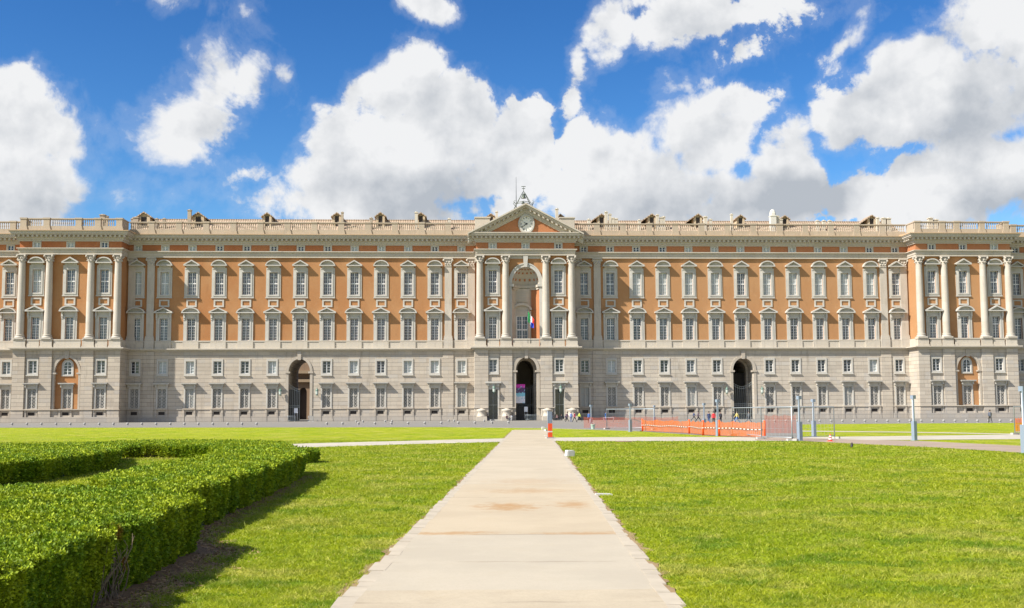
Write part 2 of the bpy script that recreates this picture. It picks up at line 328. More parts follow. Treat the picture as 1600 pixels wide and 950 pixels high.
# forecourt edge read off the ground in front of the palace
fe=[(-400,130)]+[ground(*q) for q in [(0,668.4),(400,668),(700,667.5),(865,669.5),(1000,674),(1100,680.5),(1180,683.5),(1246,683),(1249,663.2),(1300,662.6),(1420,661.6),(1600,660.8)]]+[(420,160)]
sheet('forecourt_paving',fe+[(420,700),(-400,700)],.004,M_PAVE)
mk=MB()
for q0,q1 in zip(fe[:6],fe[1:6]):
    d=Vector((q1[0]-q0[0],q1[1]-q0[1])).normalized(); n_=Vector((-d.y,d.x))*.25
    mk.add([(q0[0],q0[1],0),(q1[0],q1[1],0),(q1[0]+n_.x,q1[1]+n_.y,0),(q0[0]+n_.x,q0[1]+n_.y,0),(q0[0],q0[1],.06),(q1[0],q1[1],.06),(q1[0]+n_.x,q1[1]+n_.y,.06),(q0[0]+n_.x,q0[1]+n_.y,.06)],[(4,5,6,7),(0,1,5,4),(3,2,6,7)])
mk.build('kerb',M_PAVE,kind='structure')
def path_mat(name,c1,c2,dirt,seams=True):
    m,t,p,o=new_mat(name); c=t.n('ShaderNodeNewGeometry').outputs['Position']; s=t.n('ShaderNodeSeparateXYZ'); t.set(s.inputs[0],c)
    n=t.ss(t.noise(c,.45,6,.68),.36,.64); f2=t.noise(c,30,4,.75); f3=t.noise(c,4,6,.7)
    k=t.mix(n,c1,tuple(x*.93 for x in c2)); k=t.mix(t.ss(t.noise(c,1.6,7,.75),.50,.68,0,.35),k,tuple(x*y for x,y in zip(c1,(.86,.80,.72)))); k=t.mix(t.ss(t.noise(c,70,2,.6),.62,.72,0,.4),k,tuple(x*.5 for x in c1)); k=t.mix(t.ss(f2,.35,.75,0,.45),k,tuple(x*.72 for x in c1)); k=t.mix(t.ss(f3,.5,.8,0,.3),k,tuple(x*.85 for x in c1))
    if seams:
        # pours of slightly different concrete between cross joints
        wob=t.m('MULTIPLY',t.m('SUBTRACT',t.noise(c,1.2,3),.5),.25); yy=t.m('ADD',s.outputs[1],wob)
        for y0,y1,cc in [(17.2,29,(.45,.365,.25)),(11.9,17.2,(.42,.39,.325)),(29,60,(.455,.395,.30))]:
            msk=t.m('MULTIPLY',t.m('GREATER_THAN',yy,y0),t.m('LESS_THAN',yy,y1)); k=t.mix(t.m('MULTIPLY',msk,.42),k,cc)
        for y0 in (11.15,14.1,17.2,24.6,36.5):
            dd=t.m('ABSOLUTE',t.m('SUBTRACT',yy,y0)); wd=.012+.0022*y0
            k=t.mix(t.m('MULTIPLY',t.m('MULTIPLY',t.m('LESS_THAN',dd,wd),t.ss(t.noise(c,.9,3),.42,.6)),.38),k,(.20,.16,.11))
        # rusty soil washed over the joint
        for (bx,by,rx,ry,am) in [(-.1,22.2,.8,1.3,.95),(1.15,22.6,.5,1.2,.8),(.3,26.5,1.4,1.2,.5),(-.9,17.4,.9,.35,.8),(1.1,17.3,1.1,.3,.7),(.4,30,1.5,2.2,.3)]:
            q=t.v('MULTIPLY',t.v('SUBTRACT',c,(bx,by,0)),(1/rx,1/ry,0)); L=t.v('LENGTH',q,out=1)
            e=t.m('ADD',t.m('SUBTRACT',1.0,L),t.m('MULTIPLY',t.m('SUBTRACT',t.noise(c,3.5,6,.7),.5),2.4)); k=t.mix(t.m('MULTIPLY',t.ss(e,0,1),am),k,dirt)
    t.set(p.inputs['Base Color'],k); p.inputs['Roughness'].default_value=.95; p.inputs['Specular IOR Level'].default_value=.2
    b=t.n('ShaderNodeBump'); b.inputs['Strength'].default_value=.35; b.inputs['Distance'].default_value=.01; t.set(b.inputs['Height'],f2); t.set(p.inputs['Normal'],b.outputs[0]); return m
M_PATH=path_mat('sandy_concrete',(.475,.405,.295),(.425,.36,.262),(.36,.22,.10))
M_CROSS=path_mat('pale_path',(.50,.455,.37),(.44,.40,.325),(.4,.3,.2),False)
M_PINK=path_mat('pink_path',(.37,.285,.22),(.33,.26,.20),(.4,.3,.2),False)
pd=.0163
def pc(y): return -.04-.0163*11+pd*y          # path centre line
PW=1.47
def pedge(side,n=1400,y0=2.0,y1=114.0,base=PW,amp=.03,seed=0):
    r=random.Random(seed); out=[]
    for i in range(n+1):
        y=y0+(y1-y0)*i/n; out.append((pc(y)+side*(base+r.uniform(-amp,amp)),y))
    return out
Lp,Rp=pedge(-1,seed=1,amp=.008),pedge(1,seed=2,amp=.008)
m=MB(); n=len(Lp); m.add([(x,y,.022) for x,y in Lp]+[(x,y,.022) for x,y in Rp],[(i,n+i,n+i+1,i+1) for i in range(n-1)]); m.build('garden_path',M_PATH,kind='structure',recalc=False)
# bare worn soil along both sides of the path
M_SOIL=path_mat('worn_soil',(.33,.235,.125),(.26,.175,.09),(.3,.2,.1),False)
for sd_,seed in((-1,5),(1,6)):
    A=pedge(sd_,base=PW-.1,amp=0,y1=112); r=random.Random(seed); B=[]; wv_=0
    for i,(x,y) in enumerate(A):
        wv_=.93*wv_+r.uniform(-.035,.035); B.append((x+sd_*max(.20,.31+wv_*.7+.03*math.sin(y*9.1)+.04*math.sin(y*3.7+1)+r.uniform(-.012,.012)),y))
    m=MB(); n=len(A); m.add([(x,y,.008) for x,y in A]+[(x,y,.008) for x,y in B],[(i,n+i,n+i+1,i+1) for i in range(n-1)]); m.build('worn_soil',M_SOIL,kind='structure',recalc=False)
# stone edging of the path: broken flags in one strip each side
M_EDGE=simple('path_edge_stone',(.43,.375,.29),.9,var=.28,scale=2.2,spec=.2,bump=.4)
for sd_ in(-1,1):
    m=MB(); y=2.5; r=random.Random(9+sd_)
    while y<112:
        L=r.uniform(.22,.62)*(1+y/60); w0=r.uniform(.13,.20); x0=pc(y)+sd_*(PW-.02); g_=.006+r.uniform(0,.015); h=.0235+r.uniform(-.001,.005)
        x1=x0+sd_*w0; xs=sorted((x0,x1)); j=[r.uniform(-.012,.012) for _ in range(8)]
        m.add([(xs[0]+j[0],y+g_,0),(xs[1]+j[1],y+g_+j[4],0),(xs[1]+j[2],y+L+j[5],0),(xs[0]+j[3],y+L,0),(xs[0]+j[0],y+g_,h),(xs[1]+j[1],y+g_+j[4],h-.004),(xs[1]+j[2],y+L+j[5],h-.004),(xs[0]+j[3],y+L,h)],[(4,5,6,7),(0,1,5,4),(1,2,6,5),(2,3,7,6),(3,0,4,7)])
        y+=L
    m.build('path_edging',M_EDGE,kind='structure')
def gpoly(name,px,z,mat): return sheet(name,[ground(*q) for q in px],z,mat)
gpoly('cross_path',[(380,697.5),(480,693),(640,689),(812,684.6),(806,690.3),(640,694.5),(480,699.3),(380,704)],.012,M_CROSS)
gpoly('cross_path',[(858,684),(1000,683),(1100,683),(1240,683.5),(1340,682.2),(1480,680.6),(1600,679.2),(1700,678.2),(1700,686),(1600,686.2),(1460,687.3),(1340,688),(1240,689.4),(1100,689.6),(1000,689.6),(862,689.6)],.012,M_CROSS)
gpoly('pink_path',[(1180,684.5),(1260,684.9),(1340,687.2),(1440,689.5),(1600,697.3),(1760,706),(1760,719),(1600,708),(1460,699.6),(1340,694),(1262,689.6),(1180,688.0)],.016,M_PINK)
gpoly('narrow_path',[(1245,673),(1400,674.6),(1500,676.2),(1620,678.8),(1620,680.4),(1500,677.4),(1400,675.8),(1245,674.4)],.012,M_CROSS)
sl_=[ground(1050,727),ground(1200,736),ground(1330,745),ground(1600,765)]   # shallow trench line across right lawn
m=MB()
for lst,wd in(([ground(905,722),ground(1050,730),ground(1200,739.5),ground(1330,746),ground(1600,764)],.07),([ground(560,706),ground(640,710),ground(740,714)],.10)):
    for a,b in zip(lst,lst[1:]): m.quad((a[0],a[1]-wd,.01),(b[0],b[1]-wd,.01),(b[0],b[1]+wd,.01),(a[0],a[1]+wd,.01))
m.build('worn_track',simple('track_soil',(.13,.13,.03),.95,var=.5,scale=5),kind='structure',recalc=False)

# ------------------------------------------------------------------ THE PALACE
pal=empty('palace',(PX0,PD,0),TH,label='long orange and pale stone palace with columns, pediment and clock, filling the background',cat='palace')
VW,VG=0.0,.3; CU=.30; PL,PR=-91.05,91.6; HWA,HWS=10.05,10.47; VB,VE,VS,VP_=4.2,4.8,5.05,5.4
BAY=[s*(12.76+5.52*i) for s in(-1,1) for i in range(13)]; OUT=[-104.6,105.1]; UE=113.0
def holes_wall(m,u0,u1,z0,z1,v,H_,dep):
    us=sorted({u0,u1}|{h[0] for h in H_}|{h[1] for h in H_}); zs=sorted({z0,z1}|{h[2] for h in H_}|{h[3] for h in H_})
    # merge vertically per column strip
    for a,b in zip(us,us[1:]):
        if b-a<1e-6: continue
        mid=(a+b)/2; run=None
        for c,d in zip(zs,zs[1:]):
            mz=(c+d)/2; solid=not any(h[0]<mid<h[1] and h[2]<mz<h[3] for h in H_)
            if solid: run=(run[0],d) if run else (c,d)
            if (not solid or d==zs[-1]) and run: m.quad((a,-v,run[0]),(b,-v,run[0]),(b,-v,run[1]),(a,-v,run[1])); run=None
    for h in H_:
        a,b,c,d=h[:4]; w_=v-(h[5] if len(h)>5 else dep)
        sp_=h[4] if len(h)>4 and h[4] else d
        m.quad((a,-v,c),(a,-w_,c),(a,-w_,sp_),(a,-v,sp_)); m.quad((b,-v,c),(b,-v,sp_),(b,-w_,sp_),(b,-w_,c)); m.quad((a,-v,c),(b,-v,c),(b,-w_,c),(a,-w_,c))
        if sp_<d:
            k=14; P=arc((a+b)/2,sp_,(b-a)/2,d-sp_,180,0,k)
            for i in range(k):
                q0,q1=P[i],P[i+1]; m.quad((q0[0],-v,q0[1]),(q1[0],-v,q1[1]),(q1[0],-w_,q1[1]),(q0[0],-w_,q0[1]))
                m.quad((q0[0],-v,q0[1]),(q1[0],-v,q1[1]),(q1[0],-v,d),(q0[0],-v,d)) if abs(q0[0]-q1[0])>1e-6 else None
        else: m.quad((a,-v,d),(a,-w_,d),(b,-w_,d),(b,-v,d))
WU=(.87,25.9,30.6); WL=(.83,16.5,21.06); WA=(.58,34.99,35.99); WM=(.83,9.75,12.3); WG=(.85,2.78,6.72); WV=(.64,1.43,2.07)
TUN=15.0
def hl(u,w_): return (u-w_[0],u+w_[0],w_[1],w_[2])
PASS=(-45.88,45.88)
# ground floor wall
m=MB(); Hs=[]
for u in BAY+OUT:
    if any(abs(u-q)<1 for q in PASS): Hs.append((u-2.2,u+2.2,0.0,12.75,10.15,TUN))
    else: Hs+=[hl(u,WG),hl(u,WM),hl(u,WV)]
Hs.append((CU-2.17,CU+2.17,0.0,12.75,10.1,TUN)); holes_wall(m,-UE,UE,-.3,14.4,VG,Hs,.5)
for s_ in(-1,1): m.quad((s_*UE,-VG,-.3),(s_*UE,15,-.3),(s_*UE,15,14.4),(s_*UE,-VG,14.4))
# the three projecting bodies
for c,kind in((CU,'a'),(PL,'p'),(PR,'p')):
    Hs=[]
    if kind=='a':
        Hs.append((c-2.17,c+2.17,0.0,12.75,10.1,VS-VG))
        for s_ in(-1,1): Hs+=[hl(c+s_*6.73,WM),(c+s_*6.73-.96,c+s_*6.73+.96,.25,6.3)]
    else:
        Hs.append((c-2.35,c+2.35,2.6,12.95,9.9,.75))
        for s_ in(-1,1): Hs+=[hl(c+s_*6.65,WG),hl(c+s_*6.65,WM),hl(c+s_*6.65,WV)]
        Hs.append(hl(c,WV))
    holes_wall(m,c-HWS+.15,c+HWS-.15,-.3,14.4,VS,Hs,.5)
    for s_ in(-1,1): x=c+s_*(HWS-.15); m.quad((x,-VS,-.3),(x,0,-.3),(x,0,14.4),(x,-VS,14.4))
    # piers standing proud of the body
    for a,b in((HWS-2.75 if kind=='a' else HWS-2.35,HWS),(2.85,5.25)):
        for s_ in(-1,1):
            x0,x1=sorted((c+s_*a,c+s_*b)); m.vb(x0,x1,VS-.2 if b<HWS else .2,VP_,-.3,14.38)
# pilaster strips of the wings
STR=[s*(12.76+2.76),] if False else [s*x for s in(-1,1) for x in(12.76+2.76,12.76+5.52*11.5)]
for u in STR: m.vb(u-1.1,u+1.1,VG-.2,VG+.16,-.3,14.37)
for s_ in(-1,1):
    for u in(s_*10.9+CU*.5,): pass
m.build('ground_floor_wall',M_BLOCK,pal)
# plinth ledge and base course
m=MB()
def course(m,z0,z1,p,bodies=True,dz=0,wing=VG,body=VP_,gaps=True,back=.3):
    """horizontal moulding along the wings and round each projecting body"""
    cuts=sorted([(q-2.2,q+2.2) for q in PASS]+[(CU-2.2,CU+2.2)]) if gaps else []
    xs=[-UE]+[x for c in cuts for x in c]+[UE]
    for a,b in zip(xs[::2],xs[1::2]): m.vb(a,b,wing-back,wing+p,z0,z1)
    if bodies:
        for c in(CU,PL,PR):
            h=(HWS if body>=VP_ else HWA)
            if gaps and c==CU:
                for a,b in((-h-p,-7.75),(-5.72,-2.17),(2.17,5.72),(7.75,h+p)): m.vb(c+a,c+b,wing-.2,body+p,z0+.012,z1+.012)
            else: m.vb(c-h-p,c+h+p,wing-.2,body+p,z0+.012,z1+.012)
course(m,2.48,2.66,.14)
for x0,x1 in[(-UE,UE)]:
    pass
course(m,-.3,1.12,.13)
for u in BAY+OUT+[PL,PL-6.65,PL+6.65,PR,PR-6.65,PR+6.65]:
    if any(abs(u-q)<1 for q in PASS): continue
    v=VG if u in BAY+OUT else VS
    hw=1.28
    m.prism([(u-hw,2.47),(u-hw,1.45),(u-hw-.2,-.3),(u-hw+.35,-.3),(u-hw+.35,2.47)],v-.1,v+.2); m.prism([(u+hw,2.47),(u+hw-.35,2.47),(u+hw-.35,-.3),(u+hw+.2,-.3),(u+hw,1.45)],v-.1,v+.2)
    m.vb(u-1.25,u+1.25,v-.1,v+.3,2.50,2.74)
m.build('plinth',M_BLOCK,pal)
# string course between stone base and upper floors
m=MB()
for z0,z1,p in((14.26,14.44,.14),(14.44,14.64,.45),(14.64,14.86,.78)): course(m,z0,z1,p,gaps=False)
m.build('string_course',M_STONE,pal)
# dado with pedestals
m=MB(); course(m,14.86,16.46,-.06,gaps=False,bodies=False); course(m,16.26,16.5,.06,gaps=False,bodies=False)
for u in BAY+OUT: m.vb(u-1.6,u+1.6,.1,.42,14.87,16.22)
for c in(CU,PL,PR):
    m.vb(c-HWS,c+HWS,.2,VB+.1,14.87,15.0)                          # balcony floor
    for a,b in((-7.95,-5.35),(-2.75,2.75),(5.35,7.95)):
        m.vb(c+a+.12,c+b-.12,VP_-.42,VP_-.12,14.9,16.40); m.vb(c+a+.12,c+b-.12,VP_-.47,VP_-.02,16.28,16.52); m.vb(c+a+.12,c+b-.12,VP_-.47,VP_,14.9,15.5)
    for s_ in(-1,1):
        for q in(9.3,4.1):
            x=c+s_*q; m.vb(x-1.15,x+1.15,VB-.1,VP_+.02,14.9,16.34); m.vb(x-1.25,x+1.25,VB-.1,VP_+.12,16.32,16.55); m.vb(x-1.25,x+1.25,VB-.1,VP_+.12,14.88,15.2)
        x=c+s_*(HWS-.2); m.vb(min(x,x-s_*.4),max(x,x-s_*.4),.2,VP_-.4,14.88,16.5)
m.build('dado',M_STONE,pal)
# upper walls, orange plaster
m=MB(); Hs=[]
for u in BAY+OUT: Hs+=[hl(u,WL),hl(u,WU)]
holes_wall(m,-UE,UE,14.4,33.7,VW,Hs,.55)
for s_ in(-1,1): m.quad((s_*UE,-VW,14.4),(s_*UE,15,14.4),(s_*UE,15,38),(s_*UE,-VW,38))
for c,kind in((CU,'a'),(PL,'p'),(PR,'p')):
    off=6.73 if kind=='a' else 6.65; Hs=[]
    for s_ in(-1,1): Hs+=[hl(c+s_*off,WL),hl(c+s_*off,WU)]
    if kind=='p': Hs+=[hl(c,WL),hl(c,WU)]
    else: Hs.append((c-2.9,c+2.9,15.0,31.3,27.75,.05))
    holes_wall(m,c-HWA+.1,c+HWA-.1,14.4,33.7,VB,Hs,.55)
    for s_ in(-1,1): x=c+s_*(HWA-.1); m.quad((x,-VB,14.4),(x,0,14.4),(x,0,33.7),(x,-VB,33.7))
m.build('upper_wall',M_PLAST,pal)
# attic band
m=MB(); Hs=[hl(u,WA) for u in BAY+OUT]; holes_wall(m,-UE,UE,34.7,36.4,VW+.1,Hs,.3)
for c,off in((CU,6.73),(PL,6.65),(PR,6.65)):
    holes_wall(m,c-HWA,c+HWA,34.7,36.4,VE,[hl(c+q,WA) for q in(-off,0,off)],.3)
    for s_ in(-1,1): x=c+s_*HWA; m.quad((x,-VE,34.7),(x,0,34.7),(x,0,36.4),(x,-VE,36.4))
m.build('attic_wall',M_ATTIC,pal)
# architrave
m=MB()
for z0,z1,p in((33.57,33.95,.06),(33.95,34.45,.14),(34.45,34.70,.28),(34.70,34.86,.5)):
    m.vb(-UE,UE,-.1,.36+p,z0,z1)
    for c in(CU,PL,PR): m.vb(c-HWA-p,c+HWA+p,.1,VE+.02+p,z0+.012,z1+.012)
m.build('architrave',M_STONE,pal)
# main cornice with modillions
m=MB(); CN=((36.18,36.5,.28),(36.5,36.86,.5),(36.86,37.4,.62),(37.4,37.62,1.34),(37.62,37.95,1.5),(37.95,38.12,1.64))
for z0,z1,p in CN:
    m.vb(-UE,UE,-.2,.1+p,z0,z1)
    for c in(PL,PR,CU): m.vb(c-HWA-p,c+HWA+p,.1,VE+p,z0+.012,z1+.012)
def modil(m,u,v,along=True):
    m.vb(u-.2,u+.2,v+.55,v+1.2,36.98,37.39)
u=-UE+.4
while u<UE: modil(m,u,.1); u+=.9
for c in(CU,PL,PR):
    k=0
    while k*.9<HWA+1.2:
        for s_ in((-1,1) if k else (1,)): m.vb(c+s_*k*.9-.2,c+s_*k*.9+.2,VE+.55,VE+1.2,36.99,37.402)
        k+=1
    for s_ in(-1,1):
        v=1.4
        while v<VE: x=c+s_*HWA; a,b=sorted((x+s_*.55,x+s_*1.2)); m.vb(a,b,v-.2,v+.2,36.99,37.402); v+=.9
m.build('cornice',M_STONE,pal)
m=MB()
def eave(m,u0,u1,v0,v1,dz=0): 
    z=38.12+dz; m.add([(u0,-v1,z),(u1,-v1,z),(u1,-v0,z),(u0,-v0,z),(u0,-v1,z+.16),(u1,-v1,z+.16),(u1,-v0,z+.5),(u0,-v0,z+.5)],[(0,1,5,4),(1,2,6,5),(3,0,4,7),(4,5,6,7),(2,3,7,6)])
eave(m,-UE,CU-HWA-1,-.6,1.86); eave(m,CU+HWA+1,UE,-.6,1.86)
for c in(PL,PR): eave(m,c-HWA-1.75,c+HWA+1.75,.5,VE+1.76,.012)
m.build('eave_tiles',M_EAVE,pal)
# balustrades
BPROF=[(.07,0),(.10,.04),(.10,.10),(.06,.16),(.13,.42),(.145,.55),(.10,.8),(.06,1.02),(.09,1.1),(.10,1.2),(.075,1.26)]
def balus(name,u0,u1,v,peds,side=None,z=38.3,lab=None):
    m=MB(); m.vb(u0,u1,v-.28,v+.22,z,z+1.05); m.vb(u0,u1,v-.33,v+.27,z+2.42,z+2.62); m.vb(u0,u1,v-.25,v+.19,z+2.32,z+2.45)
    for p in peds: m.vb(p-.6,p+.6,v-.42,v+.36,z,z+2.41); m.vb(p-.72,p+.72,v-.5,v+.46,z+2.40,z+2.70); m.prism([(p-.9,z),(p+.9,z),(p+.62,z+1.1),(p-.62,z+1.1)],v-.4,v+.40)
    if side:
        for s_ in side:
            x=u0 if s_<0 else u1; a,b=sorted((x,x-s_*.5)); m.vb(a,b,.2,v-.1,z,z+2.41); a,b=sorted((x+s_*.1,x-s_*.6)); m.vb(a,b,.2,v-.1,z+2.42,z+2.65)
    u=u0+.3
    while u<u1:
        if not any(abs(u-p)<.85 for p in peds): m.lathe(BPROF,(u,-v,z+1.06),6)
        u+=.4
    return m.build(name,M_PARAP,pal)
for s_ in(-1,1):
    pe=[s_*(12.76+2.76+5.52*i) for i in range(13)]; a,b=sorted((CU+s_*(HWA+.2),(PL if s_<0 else PR)-s_*(HWA+.3)))
    balus('balustrade',a,b,.45,[p for p in pe if a-.5<p<b+.5])
    c=PL if s_<0 else PR
    balus('balustrade',c-HWA,c+HWA,VE-.25,[c-HWA+.6,c-4.2,c-1.1,c+4.3,c+HWA-.6] if s_>0 else [c-HWA+.6,c-4.9,c+1.4,c+5.2,c+HWA-.6],side=(-1,1))
    a,b=sorted((c+s_*(HWA+.1),s_*UE)); balus('balustrade',a,b,.45,[c+s_*(HWA+3.0),c+s_*(HWA+9)])
# columns and pilasters
def capital(m,r,z,hgt=1.75,square=False,depth=None):
    if not square:
        m.lathe([(r*.86,0),(r*.95,.05),(r*.86,.1),(r*.9,.25),(r*1.05,.6),(r*.98,.66),(r*1.12,1.05),(r*1.02,1.12),(r*1.18,1.42)],(0,0,z),16)
        for k in range(8):
            a=k*math.pi/4+math.pi/8
            for zz,rr in((.5,1.1),(.98,1.16)): m.ball((math.cos(a+(.39 if zz>.6 else 0))*r*rr,math.sin(a+(.39 if zz>.6 else 0))*r*rr,z+zz),.14,6,1.2,4)
        for k in range(4):
            a=k*math.pi/2+math.pi/4; m.ball((math.cos(a)*r*1.52,math.sin(a)*r*1.52,z+1.33),.25,8,1.1,5)
        q=r*1.28; m.box(-q,q,-q,q,z+1.52,z+hgt)
    else:
        w_=r; d=depth
        m.prism([(-w_*.97,z),(w_*.97,z),(w_*1.0,z+.6),(w_*1.2,z+1.45),(-w_*1.2,z+1.45),(-w_*1.0,z+.6)],-.05,d+.1)
        for x in(-.6,0,.6): m.ball((x*w_*1.2,-d-.12,z+.5),.15,6,1.3,4)
        for x in(-.35,.35): m.ball((x*w_*1.2,-d-.16,z+.95),.15,6,1.3,4)
        for x in(-1,1): m.ball((x*w_*1.24,-d-.14,z+1.28),.25,8,1.1,5)
        m.vb(-w_*1.3,w_*1.3,-.05,d+.28,z+1.5,z+hgt)
m=MB(); ZB,ZC=16.55,31.82
m.box(-.98,.98,-.98,.98,ZB,ZB+.28); m.lathe([(.96,0),(1.0,.1),(.93,.24),(.82,.3),(.80,.42),(.88,.5),(.86,.6),(.76,.66)],(0,0,ZB+.28),20)
m.lathe([(.735,0),(.735,(ZC-ZB-.94)*.33),(.70,(ZC-ZB-.94)*.66),(.635,ZC-ZB-.94)],(0,0,ZB+.94),20); capital(m,.7,ZC)
colm=m.mesh('column',M_COLST)
for c in(CU,PL,PR):
    for q in(-9.37 if c==CU else -9.45,-4.1,4.1,9.37 if c==CU else 9.45):
        o=bpy.data.objects.new('column',colm); COL.objects.link(o); o.parent=pal; o.location=(c+q,-(VE-.1),0)
def pilaster(hw,d):
    m=MB(); m.vb(-hw*1.28,hw*1.28,-.05,d+.22,16.5,16.95); m.vb(-hw*1.18,hw*1.18,-.05,d+.14,16.95,17.35); m.vb(-hw*1.06,hw*1.06,-.05,d+.06,17.35,17.5)
    m.vb(-hw,hw,-.05,d,17.5,31.85); m.vb(-hw*1.3,hw*1.3,.0,d+.3,14.87,16.48); capital(m,hw,31.82,1.74,True,d); return m.mesh('pilaster',M_COLST)
pm=pilaster(.72,.34); ph=pilaster(.72,.3)
for u in STR: 
    o=bpy.data.objects.new('pilaster',pm); COL.objects.link(o); o.parent=pal; o.location=(u,-VW,0)
for c in(CU,PL,PR):
    for s_ in(-1,1):
        o=bpy.data.objects.new('pilaster',ph); COL.objects.link(o); o.parent=pal; o.location=(c+s_*(HWA+.95),-VW,0)
# pediments and windows
def pediment(m,hw,z0,za,d,seg,base=.19):
    m.vb(-hw,hw,-.05,d,z0,z0+base)
    zb=z0+base
    if seg:
        k=12; O=arc(0,zb-.25,hw,za-zb+.25,172,8,k); O=[(max(-hw,min(hw,a)),max(b,zb)) for a,b in O]
        I=[(a*.86,zb+(b-zb)*.78) for a,b in O]
        m.band(O,I,-.05,d,True); m.prism([(-hw*.9,zb)]+[(a,b) for a,b in O[1:-1]]+[(hw*.9,zb)],-.04,d*.35)
    else:
        O=[(-hw,zb),(-hw,zb+.1),(0,za),(hw,zb+.1),(hw,zb)]; I=[(-hw*.8,zb),(-hw*.8+.02,zb+.02),(0,za-.27),(hw*.8-.02,zb+.02),(hw*.8,zb)]
        m.band(O,I,-.05,d); m.prism([(-hw*.95,zb),(0,za-.1),(hw*.95,zb)],-.04,d*.35)
def sash(hw,z0,z1,trans,rows_lo,rows_hi,cols=1,v=-.34,fr=.09,bar=.045,arch=False):
    m=MB(); m.ring(hw,hw-fr,z0,z1,z0+fr,z1-fr,v-.06,v+.06); m.vb(-.075,.075,v-.05,v+.07,z0+fr,z1-fr)
    if trans: m.vb(-hw+fr,hw-fr,v-.05,v+.065,trans-.1,trans+.1)
    lo,hi=(z0+fr,(trans-.1) if trans else z1-fr),((trans+.1),z1-fr) if trans else None
    for (a,b),r_ in((lo,rows_lo),)+(((hi,rows_hi),) if trans else ()):
        for i in range(1,r_): z=a+(b-a)*i/r_; m.vb(-hw+fr,hw-fr,v-.03,v+.03,z-bar/2,z+bar/2)
    for s_ in(-1,1):
        for i in range(1,cols+0):
            x=s_*(.075+(hw-fr-.075)*i/cols); m.vb(x-bar/2,x+bar/2,v-.028,v+.028,z0+fr,z1-fr)
    return m.mesh('sash',M_SASH)
def pane(hw,z0,z1,mat,v=-.42): m=MB(); m.vb(-hw,hw,v-.05,v,z0,z1); return m.mesh('glass',mat)
def gl3(hw,z0,z1): return [pane(hw,z0,z1,q) for q in(M_GL_DARK,M_GL_GREY,M_GL_PALE)]
def surr_upper(seg):
    m=MB(); m.ring(1.5,.85,25.26,31.5,25.92,30.58,-.05,.13); m.ring(1.2,.845,25.62,30.95,25.925,30.575,-.04,.22); m.vb(-1.58,1.58,-.05,.26,25.2,25.42)
    m.vb(-1.2,1.2,-.05,.2,31.5,31.84); m.vb(-1.42,1.42,-.05,.2,31.2,31.42); pediment(m,1.62,31.84,33.08,1.0,seg); return m.mesh('upper_window',M_TRIM)
def surr_lower(seg):
    m=MB()
    for s_ in(-1,1): a,b=sorted((s_*.81,s_*1.52)); m.vb(a,b,-.05,.2,16.5,21.35); a,b=sorted((s_*.805,s_*1.12)); m.vb(a,b,-.04,.27,16.52,21.3); a,b=sorted((s_*1.2,s_*1.55)); m.vb(a,b,-.03,.52,21.1,22.1); m.vb(a,b,-.02,.34,20.7,21.12)
    m.vb(-.81,.81,-.05,.2,21.03,21.35); m.vb(-1.2,1.2,-.05,.16,21.35,22.1); pediment(m,1.85,22.1,23.3,1.08,seg); return m.mesh('main_floor_window',M_TRIM)
def surr_attic(): m=MB(); m.ring(.86,.56,34.87,36.17,35.01,35.97,-.05,.12); return m.mesh('attic_window',M_TRIM)
def surr_mezz(): m=MB(); m.ring(1.14,.81,9.32,12.72,9.78,12.28,-.05,.12); m.vb(-1.2,1.2,-.05,.26,9.25,9.42); return m.mesh('mezzanine_window',M_TRIM)
def surr_ground():
    m=MB()
    for s_ in(-1,1): a,b=sorted((s_*.83,s_*1.13)); m.vb(a,b,-.05,.13,2.74,7.2); a,b=sorted((s_*.95,s_*1.25)); m.vb(a,b,-.04,.5,7.0,7.56)
    m.vb(-.83,.83,-.05,.13,6.70,7.2); m.vb(-1.22,1.22,-.05,.24,7.2,7.56); m.vb(-1.5,1.5,-.05,.92,7.56,7.72); m.vb(-1.58,1.58,-.05,1.0,7.72,7.86); return m.mesh('ground_floor_window',M_TRIM)
def grille():
    m=MB(); v=-.22; m.ring(.84,.76,2.8,6.70,2.9,6.62,v-.05,v+.05); m.vb(-.07,.07,v-.05,v+.06,2.85,6.65); m.vb(-.8,.8,v-.05,v+.05,5.22,5.36)
    for c in(-.42,.42):
        n_=6; hgt=(6.62-2.9)/n_
        for i in range(n_):
            z0=2.9+i*hgt; w_=.035
            for s_ in(-1,1): x0,x1=c-s_*.33,c+s_*.33; m.prism([(x0,z0+w_),(x0,z0-w_+.0),(x1,z0+hgt-w_),(x1,z0+hgt+w_)][:4],v-.02+s_*.004,v+.02+s_*.004)
    return m.mesh('window_grille',M_GRILLE)
SU=[surr_upper(False),surr_upper(True)]; SLo=[surr_lower(False),surr_lower(True)]; SA,SM_,SG=surr_attic(),surr_mezz(),surr_ground()
HU=sash(.85,25.93,30.57,28.25,3,3,2); HUpale=HU; HL=sash(.81,16.55,21.02,19.5,5,3,2,v=-.38); HA=sash(.565,35.0,35.98,None,2,1,1,v=-.16,fr=.07); HM=sash(.81,9.79,12.27,None,4,1,1,v=-.34); GR=grille()
GU,GL_,GA,GM=gl3(.84,25.93,30.57),gl3(.80,16.53,21.02),gl3(.56,35.0,35.98),gl3(.8,9.79,12.27)
for l in GA:
    for v_ in l.vertices: v_.co.y-=.17
GG=[pane(.84,2.8,6.7,q) for q in(M_GL_DARK,M_GL_BROWN,M_GL_PALE)]
mp_=MB(); mp_.ring(1.05,.72,23.4,24.92,23.72,24.62,-.05,.14); PAN=mp_.mesh('panel_frame',M_TRIM)
mv=MB(); mv.vb(-.66,.66,-.35,-.3,1.4,2.1)
for i in range(9): x=-.6+i*.15; mv.vb(x-.015,x+.015,-.12,-.09,1.42,2.08)
